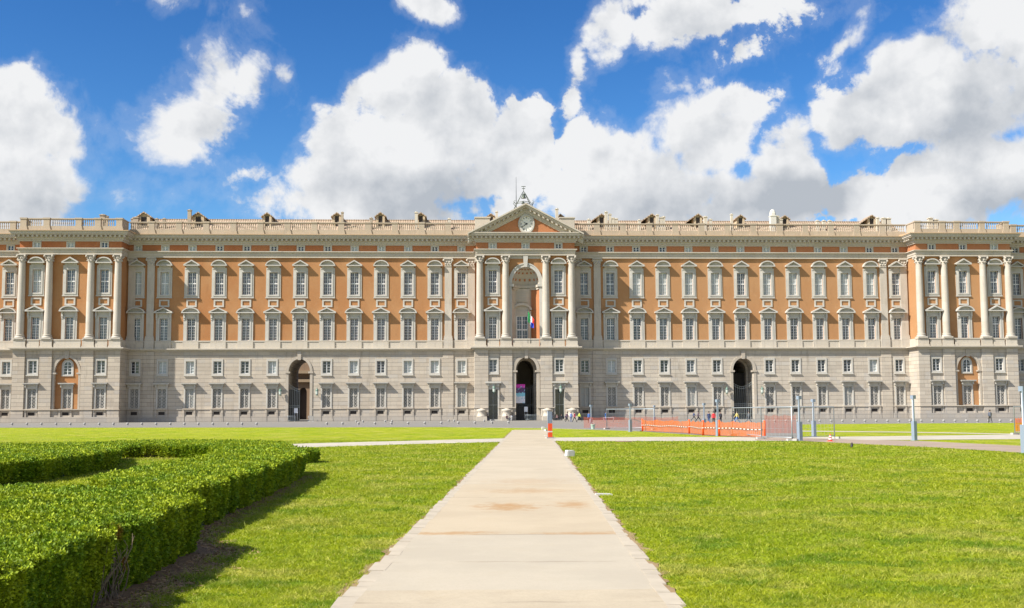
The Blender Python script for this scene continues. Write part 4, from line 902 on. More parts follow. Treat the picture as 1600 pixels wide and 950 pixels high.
# banner in the portal
def banner_mat():
    m,t,p,o=new_mat('printed_banner'); c=objco(t); s=t.n('ShaderNodeSeparateXYZ'); t.set(s.inputs[0],c)
    n=t.noise(c,1.6,4,.6); z=t.m('ADD',s.outputs[2],t.m('MULTIPLY',t.m('SUBTRACT',n,.5),1.4))
    k=t.mix(t.ss(z,3.0,3.25),(.10,.05,.14),(.62,.03,.42)); k=t.mix(t.ss(z,2.0,2.2,1,0),k,(.25,.6,.75)); k=t.mix(t.ss(z,1.25,1.6,1,0),k,(.72,.72,.8))
    k=t.mix(t.ss(t.noise(c,2.6,3),.56,.62,0,.8),k,(.25,.55,.70)); t.set(p.inputs['Base Color'],k); p.inputs['Roughness'].default_value=.6; return m
bn=MB(); bn.vb(-.95,.95,-.02,.02,0,3.75); bn.tube([(-1.0,0,3.8),(1.0,0,3.8)],.05,6); bo=bn.build('banner',banner_mat(),None,Fp(CU-1.12,VS-2.0,3.5),TH,label='pink and pale blue printed banner hung on the gate of the central arch',cat='banner')
M_SIGN=simple('white_sign',(.75,.76,.80),.5)
for (u,v,z,w_,h,lab) in[(CU+.0,VS-1.9,1.75,.36,1.0,'white notice board on the gate below the pink banner'),(PASS[0]-.7,VG-.8,1.7,.38,1.0,'white notice board on the gate of the left passage')]:
    m=MB(); m.vb(-w_,w_,0,.06,0,h); m.tube([(-w_*.7,.03,0),(-w_*.7,.03,-1.6)],.03,5); m.tube([(w_*.7,.03,0),(w_*.7,.03,-1.6)],.03,5); m.build('notice_board',M_SIGN,None,Fp(u,v,z),TH,label=lab,cat='sign')
# crowd-control barriers
def barrier(loc,rz,L,lab,grp=None):
    e=empty('crowd_barrier',loc,rz,label=lab,cat='barrier',group=grp)
    m=MB(); m.tube([(-L/2,0,.12),(-L/2,0,1.1),(L/2,0,1.1),(L/2,0,.12)],.03,6); m.tube([(-L/2,0,.25),(L/2,0,.25)],.02,5); m.build('frame',M_GALV,e)
    m=MB()
    n_=int(L/.14)
    for i in range(1,n_): x=-L/2+L*i/n_; m.tube([(x,0,.25),(x,0,1.1)],.011,4)
    m.build('bars',M_GALV,e)
    for s_ in(-1,1): m=MB(); m.tube([(s_*L*.38,-.3,.02),(s_*L*.38,-.3,.05),(s_*L*.38,.3,.05),(s_*L*.38,.3,.02)],.025,5); m.tube([(s_*L*.38,0,.05),(s_*L*.38,0,.25)],.02,5); m.build('foot',M_GALV,e)
M_GALV=simple('galvanised_steel',(.42,.47,.50),.45,metal=.5)
barrier(Fp(CU+.85,VS+.35),TH,2.2,'grey crowd barrier across the right half of the central arch')
barrier(Fp(PASS[0]-1.3,VG+.9),TH+.3,1.5,'pale crowd barrier at the foot of the left passage gate')
barrier(Fp(PASS[0]+2.6,VG+1.2),TH+1.0,1.6,'pale crowd barrier turned edge-on right of the left passage')
# ball bollards
bd=MB(); bd.lathe([(.15,0),(.16,.05),(.11,.09)],(0,0,0),12); bd.ball((0,0,.25),.19,14,1,10)
M_BALL=simple('bollard_stone',(.30,.29,.27),.8,var=.25,scale=6)
bm0=bd.mesh('ball_bollard',M_BALL); nb=0
rowsL=[(x,664) for x in(-4,18.7,42,64.6,87.5,109.7,132,154.9,177.2,199.2,221.5,243.8,266,288,309.8,332.5,355.5,378,400.9)]
rowsM=[(510.6,663.6),(535,663.6),(560,663.5),(585.7,663.3),(611.5,663.2),(637.6,663),(663.6,662.8),(689.5,662.6),(716,662.4),(741.8,662.2),(768.7,662),(794.4,661.8)]
rowsB=[(556.6,660),(567,660),(602,659.6),(612.5,659.3),(701,658.8),(709.5,658.8),(756.6,658.8),(767,658.8),(799.3,657)]
rowsR=[(1193+17.6*i,659.6-.06*i/17.6*1) for i in range(23)]
for grp,rows_,lab in(('stone ball bollards along the left lawn edge',rowsL,'round stone ball bollard in the row between the left lawn and the palace'),('stone ball bollards on the paving left of the central arch',rowsM,'round stone ball bollard in the front row left of the central entrance'),('scattered stone ball bollards nearer the palace',rowsB,'round stone ball bollard set nearer the palace wall than the front row'),('stone ball bollards along the right lawn edge',rowsR,'round stone ball bollard in the row in front of the right wing')):
    for px,py in rows_:
        x,y=ground(px,py+.6); o=bpy.data.objects.new('ball_bollard',bm0); COL.objects.link(o); o.location=(x,y,0); tag(o,lab,'bollard',grp)

# ------------------------------------------------------------------ people
SKIN=simple('skin',(.45,.28,.2),.6); HAIR=simple('hair',(.05,.035,.025),.7)
def body_mesh(pose):
    v=[];e=[];r=[]
    def a(p,rad,par=None):
        v.append(p); r.append(rad)
        if par is not None: e.append((par,len(v)-1))
        return len(v)-1
    if pose=='sit':
        pel=a((0,0,.45),.15); ch=a((0,.03,.72),.16,pel); sh=a((0,.02,.92),.13,ch); nk=a((0,-.01,1.04),.055,sh); hd=a((0,-.03,1.14),.09,nk); a((0,-.03,1.24),.085,hd)
        for s in(-1,1):
            hp=a((s*.1,-.06,.44),.1,pel); kn=a((s*.14,-.46,.47),.075,hp); an=a((s*.13,-.5,.08),.045,kn); a((s*.14,-.64,.04),.04,an)
            so_=a((s*.19,0,.9),.07,sh); el_=a((s*.25,-.08,.64),.05,so_); a((s*.15,-.33,.56),.035,el_)
    else:
        st={'stand':.04,'walk':.34,'stride':.48}[pose]
        pel=a((0,0,.94),.14); ch=a((0,0,1.2),.15,pel); sh=a((0,0,1.40),.12,ch); nk=a((0,-.01,1.52),.055,sh); hd=a((0,-.03,1.62),.085,nk); a((0,-.03,1.71),.082,hd)
        for s in(-1,1):
            q=s*st; hp=a((s*.09,0,.88),.105,pel); kn=a((s*.1,-q*.45-.03,.5),.07,hp); an=a((s*.1,-q+(.08 if q<0 else 0),.1+(.06 if q<-.1 else 0)),.042,kn); a((s*.11,-q-.14+(.08 if q<0 else 0),.04),.04,an)
            so_=a((s*.19,0,1.38),.065,sh); el_=a((s*.25,q*.35,1.1),.048,so_); ha=a((s*.24,q*.6-.08,.86),.035,el_); a((s*.235,q*.65-.12,.78),.03,ha)
    me=bpy.data.meshes.new('b'); me.from_pydata(v,e,[]); ob=bpy.data.objects.new('b',me); COL.objects.link(ob)
    sk=ob.modifiers.new('k','SKIN'); su=ob.modifiers.new('u','SUBSURF'); su.levels=1; su.render_levels=1
    for i,x in enumerate(r): me.skin_vertices[0].data[i].radius=(x,x*.85 if i<3 else x)
    me.skin_vertices[0].data[0].use_root=True
    dg=bpy.context.evaluated_depsgraph_get(); out=bpy.data.meshes.new_from_object(ob.evaluated_get(dg)); bpy.data.objects.remove(ob)
    top=.52 if pose=='sit' else .93; neck=1.02 if pose=='sit' else 1.48
    out.materials.clear()
    for _ in range(4): out.materials.append(None)
    for p in out.polygons:
        c=p.center; k=1
        if c.z>neck: k=0
        elif c.z<top and abs(c.x)<.215: k=2
        if pose!='sit' and abs(c.x)>.2 and c.z<.9: k=0
        if c.z<.09: k=3
        p.material_index=k; p.use_smooth=True
    return out
BM={p:body_mesh(p) for p in('stand','walk','stride','sit')}
hm=MB(); hm.lathe([(.001,.13),(.06,.12),(.10,.06),(.108,0),(.10,-.06),(.08,-.1)],(0,0,0),10); HM_=hm.mesh('hair',HAIR)
CM={}
def cmat(c,n_='cloth'):
    if c not in CM: CM[c]=simple('fabric_%d'%len(CM),c,.85)
    return CM[c]
def person(px,py,pose,top,bot,rz,lab,hgt=1.72,at=None,z=0,bag=None):
    x,y=ground(px,py) if at is None else at
    e=empty('person',(x,y,z),rz,label=lab,cat='person'); sc=hgt/1.79; e.scale=(sc,)*3
    o=bpy.data.objects.new('body',BM[pose]); COL.objects.link(o); o.parent=e
    for i,mm in enumerate((SKIN,cmat(top),cmat(bot),cmat((.03,.03,.035)))): o.material_slots[i].link='OBJECT'; o.material_slots[i].material=mm
    h=bpy.data.objects.new('hair',HM_); COL.objects.link(h); h.parent=e; h.location=(0,.0,1.20 if pose=='sit' else 1.69)
    return e
NAVY=(.03,.05,.13); BLK=(.02,.02,.025); BLU=(.12,.22,.5); JEAN=(.07,.12,.25)
dr=(VP_+.9)
person(0,0,'sit',(.45,.55,.7),JEAN,TH-.3,'person in light blue top sitting at the pier left of the central arch',at=Fp(CU-3.2,VP_+1.5)[:2])
person(0,0,'sit',(.10,.05,.06),BLK,TH+.4,'person in dark clothes sitting lowest, leftmost of those by the arch pier',at=Fp(CU-4.1,VP_+2.2)[:2])
person(800.4,655.2,'stand',(.35,.12,.08),(.45,.35,.3),.6,'person in rust brown top standing just left of the central arch')
person(831.8,654.5,'stand',(.7,.75,.8),BLU,3.1,'person in white top and blue jeans in front of the arch barrier')
person(843.6,654.9,'stand',BLK,BLK,.2,'person all in black standing at the right edge of the central arch')
person(0,0,'sit',BLK,NAVY,TH,'dark-clothed person sitting by the left side door',at=Fp(CU-7.9,VS+1.2)[:2],z=.0)
person(0,0,'sit',(.05,.06,.09),BLK,TH-.3,'dark-clothed person sitting right of the orange-wrapped post',at=Fp(CU+4.9,VP_+2.1)[:2])
for i,(q,c,l) in enumerate([(6.0,(.2,.12,.12),'brown jacket, left of the three seated on the right door step'),(6.9,BLK,'black jacket, middle of the three seated on the right door step'),(7.8,(.05,.05,.1),'dark blue jacket, right of the three seated on the right door step')]): person(0,0,'sit',c,BLK,TH+.2*(i-1),'person in '+l,at=Fp(CU+q,VS+1.55)[:2])
person(886.3,659.3,'walk',(.10,.06,.08),BLK,-1.2,'person in dark maroon coat, leftmost of the group walking right of the entrance')
person(892.4,659.6,'stand',(.22,.30,.55),JEAN,.3,'person in pale blue jacket in the middle of the group right of the entrance')
person(897.9,660.0,'walk',(.42,.06,.10),BLK,.9,'person in dark red top beside the one in the pale blue jacket')
person(905.3,659.0,'stride',(.55,.65,.10),BLK,-1.4,'person with yellow-green top, rightmost of the group right of the entrance')
person(920.5,661.0,'stand',(.07,.15,.38),BLK,.1,'person in blue shirt standing behind the red mesh fence')
person(946.5,657.5,'stand',(.05,.16,.45),BLU,1.0,'person in bright blue bending over the white table behind the fence')
person(1084.4,657.5,'stride',NAVY,BLK,1.5,'person in navy running left, left of a walking pair by the fence')
person(1091.2,659.5,'stride',(.09,.06,.08),BLK,1.4,'person in dark purple striding left behind the one in navy')
person(1107.8,663.0,'stand',NAVY,JEAN,.1,'person in navy jacket standing left of the one in red')
person(1115.3,663.3,'stand',(.62,.02,.03),BLK,-.2,'person in bright red jacket standing behind the orange net')
person(1126,661,'stand',(.06,.06,.07),BLK,.5,'person in dark clothes half hidden behind a light column')
person(1146,659.6,'walk',BLK,NAVY,-1.5,'person in black walking left of the one in a yellow top')
person(1151.5,661.0,'stride',(.55,.45,.12),BLU,-1.4,'person in yellow top and blue jeans striding past the right passage')
person(1170,661.0,'stride',(.10,.11,.12),(.06,.07,.09),1.6,'person in dark grey striding under the steel fence rail')
person(1547.3,661.2,'walk',(.12,.13,.18),BLK,3.1,'person in grey hooded jacket walking alone before the right pavilion',1.75)

# ------------------------------------------------------------------ light columns, fences, nets
M_POST=simple('blue_grey_paint',(.24,.29,.36),.4,metal=.1,var=.05); M_FROST=simple('pale_light_tube',(.72,.76,.80),.25)
def light_column(px,py,lab,rz=.5,hgt=2.62):
    x,y=ground(px,py); e=empty('light_column',(x,y,0),rz,label=lab,cat='lamp post',group='slim light columns by the paths')
    s=hgt/2.62; w_=.115
    m=MB(); m.box(-w_,w_,-w_,w_,0,1.12*s); m.box(-w_-.05,w_+.05,-w_-.05,w_+.05,0,.03); m.box(-w_-.003,w_+.003,-w_-.003,w_+.003,.30,.312); m.build('base_box',M_POST,e)
    for sx,sy in((-1,-1),(1,1)):
        m=MB(); m.box(sx*.085-.03,sx*.085+.03,sy*.085-.03,sy*.085+.03,1.12*s,2.42*s); m.build('upright',M_POST,e)
    m=MB(); m.box(-w_,w_,-w_,w_,2.42*s,hgt); m.build('cap',M_POST,e)
    m=MB(); m.box(-.045,.045,-.045,.045,1.12*s,2.42*s); m.build('light_tube',M_FROST,e)
    return e
for px,py,lab,h in[(1429,688.3,'light column standing alone at the fork of the pale and pink paths',2.65),(1250,689.0,'light column nearest the end of the orange nets, standing at the pale path',2.65),(1272,683,'light column just right behind the one at the end of the nets',2.55),(985,674.6,'light column left of the bright orange net, on the grass corner',2.45),(923.7,670.2,'light column at the left end of the red mesh fence',2.45),(1022.7,664.5,'light column behind the left end of the bright orange net',2.5),(1100.6,672.5,'light column at the orange post left of the person in red',2.5),(1122,681.5,'light column rising from the middle of the bright orange net',2.6),(1602,708.5,'light column cut by the right edge, nearest of all',2.75)]: light_column(px,py,lab,.45,h)
def net_mat(name,col,alpha):
    m,t,p,o=new_mat(name); c=objco(t); t.set(p.inputs['Base Color'],t.mix(t.noise(c,1.5,4),col,tuple(x*.75 for x in col))); p.inputs['Roughness'].default_value=.6
    s=t.n('ShaderNodeSeparateXYZ'); t.set(s.inputs[0],c)
    # woven mesh: oval holes
    hx=t.m('SINE',t.m('MULTIPLY',t.m('ADD',s.outputs[0],s.outputs[1]),2*math.pi/.07)); hz=t.m('SINE',t.m('MULTIPLY',s.outputs[2],2*math.pi/.05))
    hole=t.ss(t.m('MULTIPLY',hx,hz),alpha,alpha+.1)
    tr=t.n('ShaderNodeBsdfTransparent'); mx=t.n('ShaderNodeMixShader'); t.set(mx.inputs[0],hole); tl=t.n('ShaderNodeBsdfTranslucent'); tl.inputs[0].default_value=col+(1,)
    m2=t.n('ShaderNodeMixShader'); m2.inputs[0].default_value=.35; t.set(m2.inputs[1],p.outputs[0]); t.set(m2.inputs[2],tl.outputs[0])
    t.set(mx.inputs[1],m2.outputs[0]); t.set(mx.inputs[2],tr.outputs[0]); t.set(o.inputs[0],mx.outputs[0]); return m
M_NETO=net_mat('orange_net',(.85,.20,.012),.10); M_NETR=net_mat('red_mesh',(.55,.10,.04),-.22); M_ORP=simple('orange_plastic',(.85,.10,.015),.5); M_CONC=simple('concrete',(.42,.40,.37),.9); M_TAPE=simple('white_tape',(.75,.72,.65),.5); M_BLKP=simple('black_tape',(.04,.04,.04),.6); M_WIRE=simple('fence_wire',(.45,.5,.5),.5,metal=.3)
def net_run(p0,p1,z0,z1,lab,mat,tape=True,post=True):
    a=Vector(p0);b=Vector(p1);d=b-a;L=d.length;rz=math.atan2(d.y,d.x)
    e=empty('safety_net',(a.x,a.y,0),rz,label=lab,cat='fence',group='orange safety nets round the works')
    m=MB(); n_=24
    T=[(L*i/n_,.05*math.sin(i*1.7),z1-.10*math.sin(math.pi*((i%8)/8))-.03*math.sin(i*2.3)) for i in range(n_+1)]; B=[(L*i/n_,.05*math.sin(i*1.3+1),z0) for i in range(n_+1)]
    m.add(T+B,[(i,i+1,n_+1+i+1,n_+1+i) for i in range(n_)]); m.build('net',mat,e,recalc=False)
    if tape:
        m=MB(); k=0; x=0; zz=(z0+z1)/2
        while x<L-.2:
            m.mi=k%2; m.add([(x,-.08,zz-.025+.03*math.sin(x)),(x+.25,-.08,zz-.025+.03*math.sin(x+.25)),(x+.25,-.08,zz+.025+.03*math.sin(x+.25)),(x,-.08,zz+.025+.03*math.sin(x))],[(0,1,2,3)]); x+=.25; k+=1
        m.build('barrier_tape',[M_TAPE,M_BLKP],e,recalc=False)
    if post:
        for x in(0,L): m=MB(); m.tube([(x,0,0),(x,0,z1+.06)],.075,8); m.build('post',M_ORP,e)
    return e
g=lambda x,y:ground(x,y)
net_run(g(1004,674),g(1077,677.6),.05,1.05,'bright orange net, leftmost section with striped tape',M_NETO); net_run(g(1077,677.8),g(1098.7,680.2),.05,1.05,'short bright orange net section left of the person in red',M_NETO)
net_run(g(1098.7,680.3),g(1124,681.5),.05,1.05,'short bright orange net section under the person in red',M_NETO); net_run(g(1124,681.6),g(1195,684.3),.05,1.08,'long bright orange net section right of the person in red',M_NETO)
net_run(g(912,670.3),g(1060,671),.1,1.25,'faded red mesh at the back, behind the left light columns',M_NETR,False,False); net_run(g(1195,681),g(1244,681.5),.2,1.5,'faded red net hung between steel fence posts at the right end',M_NETR,False,False)
net_run(g(1587,677),g(1601,677),.1,1.2,'small orange net by the right edge of the picture',M_NETO,False,False)
def site_fence(p0,p1,lab,h=2.0):
    a=Vector(p0);b=Vector(p1);d=b-a;L=d.length; e=empty('site_fence_panel',(a.x,a.y,0),math.atan2(d.y,d.x),label=lab,cat='fence',group='steel site fence panels')
    m=MB(); m.tube([(0,0,.08),(0,0,h),(L,0,h),(L,0,.08)],.035,6); m.tube([(0,0,.2),(L,0,.2)],.02,5); m.build('frame',M_GALV,e)
    m=MB(); x=.3
    while x<L: m.tube([(x,0,.2),(x,0,h)],.005,3); x+=.55
    for z in(.7,1.2,1.6): m.tube([(0,0,z),(L,0,z)],.006,3)
    m.build('wire_mesh',M_WIRE,e)
    for x in(0,L): m=MB(); m.box(x-.12,x+.12,-.33,.33,0,.13); m.build('foot_block',M_CONC,e)
site_fence(g(1145,681),g(1190,685.5),'steel fence panel between the right passage and the orange nets'); site_fence(g(1238,689),g(1304,685.5),'steel fence panel right of the nets, open at its right end'); site_fence(g(1190,686.5),g(1238,689),'steel fence panel in front of the faded red net'); site_fence(g(948,670.5),g(1022,671.5),'steel fence panel behind the left light columns'); site_fence(g(1586,679),g(1607,679.4),'steel fence panel at the right edge beside the lone column')
# orange-wrapped post at the path
x,y=g(859.5,685.2); e=empty('wrapped_post',(x,y,0),.35,label='short grey fence post wrapped in orange net at the end of the path',cat='post')
m=MB(); m.box(-.13,.13,-.04,.04,0,1.8); m.tube([(-.15,0,0),(-.15,0,1.84),(.13,0,1.76),(.13,0,0)],.03,6); m.build('fence_frame',M_POST,e)
m=MB(); m.box(-.155,.145,-.07,.07,.02,.42); m.box(-.15,.14,-.065,.065,.5,1.0); m.build('orange_wrap',M_ORP,e); m=MB(); m.box(-.158,.148,-.074,.074,.42,.5); m.build('white_tie',M_TAPE,e); m=MB(); m.box(-.3,.3,-.15,.15,0,.09); m.build('foot_block',M_CONC,e)
# cone
x,y=g(1297.5,689.8); e=empty('traffic_cone',(x,y,0),0,label='small red and white traffic cone on the pink path',cat='traffic cone')
m=MB(); m.box(-.17,.17,-.17,.17,0,.035); m.build('base',M_ORP,e); m=MB(); m.lathe([(.12,.035),(.045,.40),(.03,.42)],(0,0,0),12); m.build('cone',simple('cone_red',(.7,.05,.03),.5),e)
for z in(.12,.26): m=MB(); r0=.12-.075*(z-.035)/.365; m.lathe([(r0+.004,0),(r0-.012,.07)],(0,0,z),12); m.build('white_band',M_TAPE,e)
# blocks, slabs, bin, table, bird
def rock(px,py,sx,sy,sz,lab,mat,rz=0,name='stone_block',seed=1,cat='stone'):
    x,y=g(px,py); r=random.Random(seed); bm=bmesh.new(); bmesh.ops.create_cube(bm,size=1); bmesh.ops.bevel(bm,geom=bm.edges[:],offset=.09,segments=2,affect='EDGES')
    for v_ in bm.verts: v_.co=Vector((v_.co.x*sx*(1+r.uniform(-.06,.06)),v_.co.y*sy*(1+r.uniform(-.06,.06)),(v_.co.z+.5)*sz*(1+r.uniform(-.04,.04))))
    me=bpy.data.meshes.new(name); bm.to_mesh(me); bm.free(); me.materials.append(mat); o=bpy.data.objects.new(name,me); COL.objects.link(o); o.location=(x,y,-.01); o.rotation_euler=(.05,.04,rz); tag(o,lab,cat)
M_WSTONE=simple('whitish_stone',(.58,.56,.54),.85,var=.15,scale=8,bump=.4)
rock(890,713.4,.34,.28,.26,'whitish stone block on the grass right of the path',M_WSTONE,.4)
rock(943,774.5,.36,.10,.06,'thin flat stone slab lying in the right lawn beside the path',M_WSTONE,.1,'stone_slab',3)
rock(848.5,671.2,.30,.25,.28,'larger pale stone at the far right end of the path',M_WSTONE,.2,'stone_block',4); rock(852.5,673.8,.22,.2,.18,'smaller pale stone in front of the other at the path end',M_WSTONE,.9,'stone_block',5)
rock(856,681.5,.5,.2,.05,'low stone slab beside the foot of the orange-wrapped post',M_WSTONE,.3,'stone_slab',6)
m=MB(); x,y=g(976,690.6); m.lathe([(.55,0),(.55,.03),(.45,.035)],(0,0,0),18); m.build('manhole_cover',simple('rusty_cover',(.20,.11,.08),.8),None,(x,y,.014),label='rusty round cover at the near edge of the pale path',cat='manhole cover')
x,y=g(926.5,671); m=MB(); m.lathe([(.17,0),(.22,.45),(.24,.47),(.23,.5)],(0,0,0),14); o=m.build('bucket',simple('pale_green_plastic',(.45,.58,.48),.5),None,(x,y,0),label='pale green bucket at the foot of the left light column',cat='bucket')
m=MB(); m.tube([(-.22,0,.45),(-.15,0,.62),(0,0,.68),(.15,0,.62),(.22,0,.45)],.012,5); m.build('handle',M_WIRE,o)
x,y=g(951,659.5); e=empty('folding_table',(x,y,0),0,label='white folding table behind the red mesh fence',cat='table'); m=MB(); m.box(-.9,.9,-.35,.35,.72,.76); m.build('tabletop',M_SIGN,e)
for sx in(-.8,.8):
    for sy in(-.3,.3): m=MB(); m.tube([(sx,sy,0),(sx,sy,.72)],.02,5); m.build('leg',M_GALV,e)
x,y=g(1331,700.5); e=empty('bird',(x,y,0),1.2,label='small dark bird standing on the right lawn',cat='bird')
m=MB(); m.lathe([(.005,-.16),(.03,-.12),(.065,-.03),(.07,.04),(.045,.10),(.036,.13),(.04,.17),(.02,.21),(.002,.24)],(0,0,0),10); me=m.mesh('body',simple('dark_feathers',(.035,.03,.03),.6))
for v_ in me.vertices: c_=v_.co.copy(); v_.co=Vector((c_.z*.8,c_.y,.14+c_.x*1.0+c_.z*.55))
put('body',me,e); m=MB(); m.tube([(-.02,.02,0),(-.01,.02,.1)],.006,4); m.tube([(-.02,-.02,0),(-.01,-.02,.1)],.006,4); m.build('legs',M_ORP,e)

# ------------------------------------------------------------------ HEDGES
def np_mesh(name,V,F,mat,attr=None,par=None,smooth=False,mode=3):
    me=bpy.data.meshes.new(name); nv=len(V); nf=len(F); me.vertices.add(nv); me.vertices.foreach_set('co',np.ascontiguousarray(V,dtype=np.float32).ravel())
    me.loops.add(nf*mode); me.loops.foreach_set('vertex_index',np.ascontiguousarray(F,dtype=np.int32).ravel())
    me.polygons.add(nf); me.polygons.foreach_set('loop_start',np.arange(0,nf*mode,mode,dtype=np.int32)); 
    me.update(calc_edges=True); me.materials.append(mat)
    if attr is not None: a=me.attributes.new('rnd','FLOAT','POINT'); a.data.foreach_set('value',attr.astype(np.float32))
    o=bpy.data.objects.new(name,me); COL.objects.link(o); o.parent=par; return o
def leaf_mat():
    m,t,p,o=new_mat('hedge_leaves'); pos=t.n('ShaderNodeNewGeometry').outputs['Position']; at=t.n('ShaderNodeAttribute',attribute_name='rnd').outputs['Fac']
    a=t.noise(pos,1.1,4,.6); b=t.noise(pos,5,3)
    k=t.mix(t.ss(a,.38,.62),(.175,.29,.006),(.36,.43,.010)); k=t.mix(t.ss(b,.45,.7,0,.5),k,(.11,.19,.006)); k=t.mix(t.ss(at,.0,.5,.65,0),k,(.06,.11,.008)); k=t.mix(t.ss(at,.75,.98,0,.6),k,(.50,.56,.012))
    # a few dead brown twigs
    for (bx,by,bz,rr) in((-4.05,11.15,.45,.16),(-4.0,11.75,.62,.13),(-6.0,17.6,.65,.14),(-3.95,11.9,.3,.14)):
        L=t.v('LENGTH',t.v('SUBTRACT',pos,(bx,by,bz)),out=1); k=t.mix(t.ss(L,rr*.4,rr,.85,0),k,(.42,.16,.03))
    t.set(p.inputs['Base Color'],k); p.inputs['Roughness'].default_value=.65; p.inputs['Specular IOR Level'].default_value=.35
    tr=t.n('ShaderNodeBsdfTranslucent'); t.set(tr.inputs[0],t.mix(.5,k,(.25,.34,.01))); mx=t.n('ShaderNodeMixShader'); mx.inputs[0].default_value=.22; t.set(mx.inputs[1],p.outputs[0]); t.set(mx.inputs[2],tr.outputs[0]); t.set(o.inputs[0],mx.outputs[0]); return m
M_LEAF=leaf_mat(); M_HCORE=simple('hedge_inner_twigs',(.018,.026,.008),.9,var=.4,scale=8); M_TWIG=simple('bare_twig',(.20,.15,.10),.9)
def rnoise(x,y,s):   # cheap smooth noise for unevenness
    return (np.sin(x*1.7*s+y*2.3*s)+np.sin(x*3.1*s-y*1.9*s+1.3)+np.sin(-x*2.2*s+y*4.1*s+.7)+np.sin(x*5.3*s+y*4.7*s+2.1))/4
def hedge(poly,h,lab,near=True,ls=1.0,dens=1500,grp='clipped box hedges of the parterre'):
    cx=sum(p[0] for p in poly)/len(poly); cy=sum(p[1] for p in poly)/len(poly)
    e=empty('hedge',(cx,cy,0),0,label=lab,cat='hedge',group=grp)
    P=np.array(poly); 
    if np.sum(P[:,0]*np.roll(P[:,1],-1)-np.roll(P[:,0],-1)*P[:,1])<0: P=P[::-1]
    # inner core
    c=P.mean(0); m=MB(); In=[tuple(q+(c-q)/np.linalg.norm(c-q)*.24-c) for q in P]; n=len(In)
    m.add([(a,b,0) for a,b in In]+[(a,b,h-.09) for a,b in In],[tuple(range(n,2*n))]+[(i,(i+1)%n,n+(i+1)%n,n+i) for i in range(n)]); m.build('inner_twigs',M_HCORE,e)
    # surface samples: position, normal
    pos=[];nor=[]
    x0,y0=P.min(0);x1,y1=P.max(0); area=(x1-x0)*(y1-y0); N=int(area*dens); q=np.c_[rng.uniform(x0,x1,N),rng.uniform(y0,y1,N)]
    ins=np.zeros(N,bool); j=len(P)-1
    for i in range(len(P)):
        xi,yi=P[i];xj,yj=P[j]; cnd=((yi>q[:,1])!=(yj>q[:,1]))&(q[:,0]<(xj-xi)*(q[:,1]-yi)/(yj-yi+1e-12)+xi); ins^=cnd; j=i
    q=q[ins]; dist=np.hypot(q[:,0],q[:,1]); keep=rng.random(len(q))<np.clip((9.0/dist)**1.35,0.02,1); q=q[keep]
    z=h+.04*rnoise(q[:,0],q[:,1],1.6)+.04*rnoise(q[:,1],q[:,0],5.5)+.025*rnoise(q[:,0],q[:,1],11)
    pos.append(np.c_[q,z]); nor.append(np.tile([0,0,1.],(len(q),1)))
    for i in range(len(P)):
        a,b=P[i],P[(i+1)%len(P)]; L=np.linalg.norm(b-a); nr=np.array([(b-a)[1],-(b-a)[0]])/L
        mid=(a+b)/2
        if nr@(-mid)<-0.2*np.linalg.norm(mid) and nr[0]<.3: continue       # side hidden for good from the garden path side
        N=int(L*h*dens*1.35); s_=rng.random(N); zz=rng.random(N)**.85*h; pt=a+(b-a)*s_[:,None]; dist=np.hypot(pt[:,0],pt[:,1]); keep=rng.random(N)<np.clip((9.0/dist)**1.2,0.03,1); pt=pt[keep]; zz=zz[keep]; s_=s_[keep]
        off=.05*rnoise(pt[:,0]*1.0+pt[:,1],zz*.7,3.0)+.06*np.sin(s_*L*3.3)*np.sin(s_*L*1.27+1)-.10*(1-zz/h)**2+.05*rnoise(s_*L,zz*.6,6)+.03*rnoise(s_*L+3,zz,11)
        p3=np.c_[pt+nr*off[:,None],zz]; pos.append(p3); nor.append(np.tile([nr[0],nr[1],.35],(len(p3),1)))
    p=np.concatenate(pos); nn=np.concatenate(nor); N=len(p); dist=np.hypot(p[:,0],p[:,1])
    sz=ls*.0135*np.clip(dist/10,1,4)**.62*rng.uniform(.7,1.35,N)
    stray=(rng.random(N)<.012)&(nn[:,2]>.9); p[:,2]+=stray*rng.uniform(.01,.06,N)
    # each sprig: 4 leaflets (quads split into triangles) fanning round a stalk
    k=4; V=[];At=[]
    dirn=nn+rng.normal(0,.55,(N,3)); dirn[:,2]+=.25; dirn/=np.linalg.norm(dirn,axis=1)[:,None]
    p=p+dirn*(np.where(nn[:,2]<.9,rng.uniform(-4.2,1.8,N),rng.uniform(-2.2,1.6,N))*sz)[:,None]
    rd=rng.random(N)
    for j in range(k):
        a=rng.normal(0,1,(N,3)); side=np.cross(dirn,a); side/=np.linalg.norm(side,axis=1)[:,None]
        ld=dirn*.75+side*.75*rng.uniform(.5,1.2,(N,1)); ld/=np.linalg.norm(ld,axis=1)[:,None]; wdt=np.cross(ld,rng.normal(0,1,(N,3))); wdt/=np.linalg.norm(wdt,axis=1)[:,None]
        base=p+dirn*((j*.45-.5)*sz)[:,None]; L_=(sz*1.9)[:,None]; W_=(sz*.62)[:,None]
        V.append(np.stack([base,base+ld*L_*.5+wdt*W_,base+ld*L_,base+ld*L_*.5-wdt*W_],1)); At.append(np.repeat(np.clip(rd+rng.normal(0,.12,N),0,1)[:,None],4,1))
    V=np.concatenate(V).reshape(-1,3); At=np.concatenate(At).ravel(); F=np.arange(len(V)).reshape(-1,4)
    V=V-np.array([cx,cy,0]); np_mesh('foliage',V,F,M_LEAF,At,e,mode=4)
    return e,len(F)
T=lambda px,py,z: ground(px,py,z)
tot=0
h1=.68
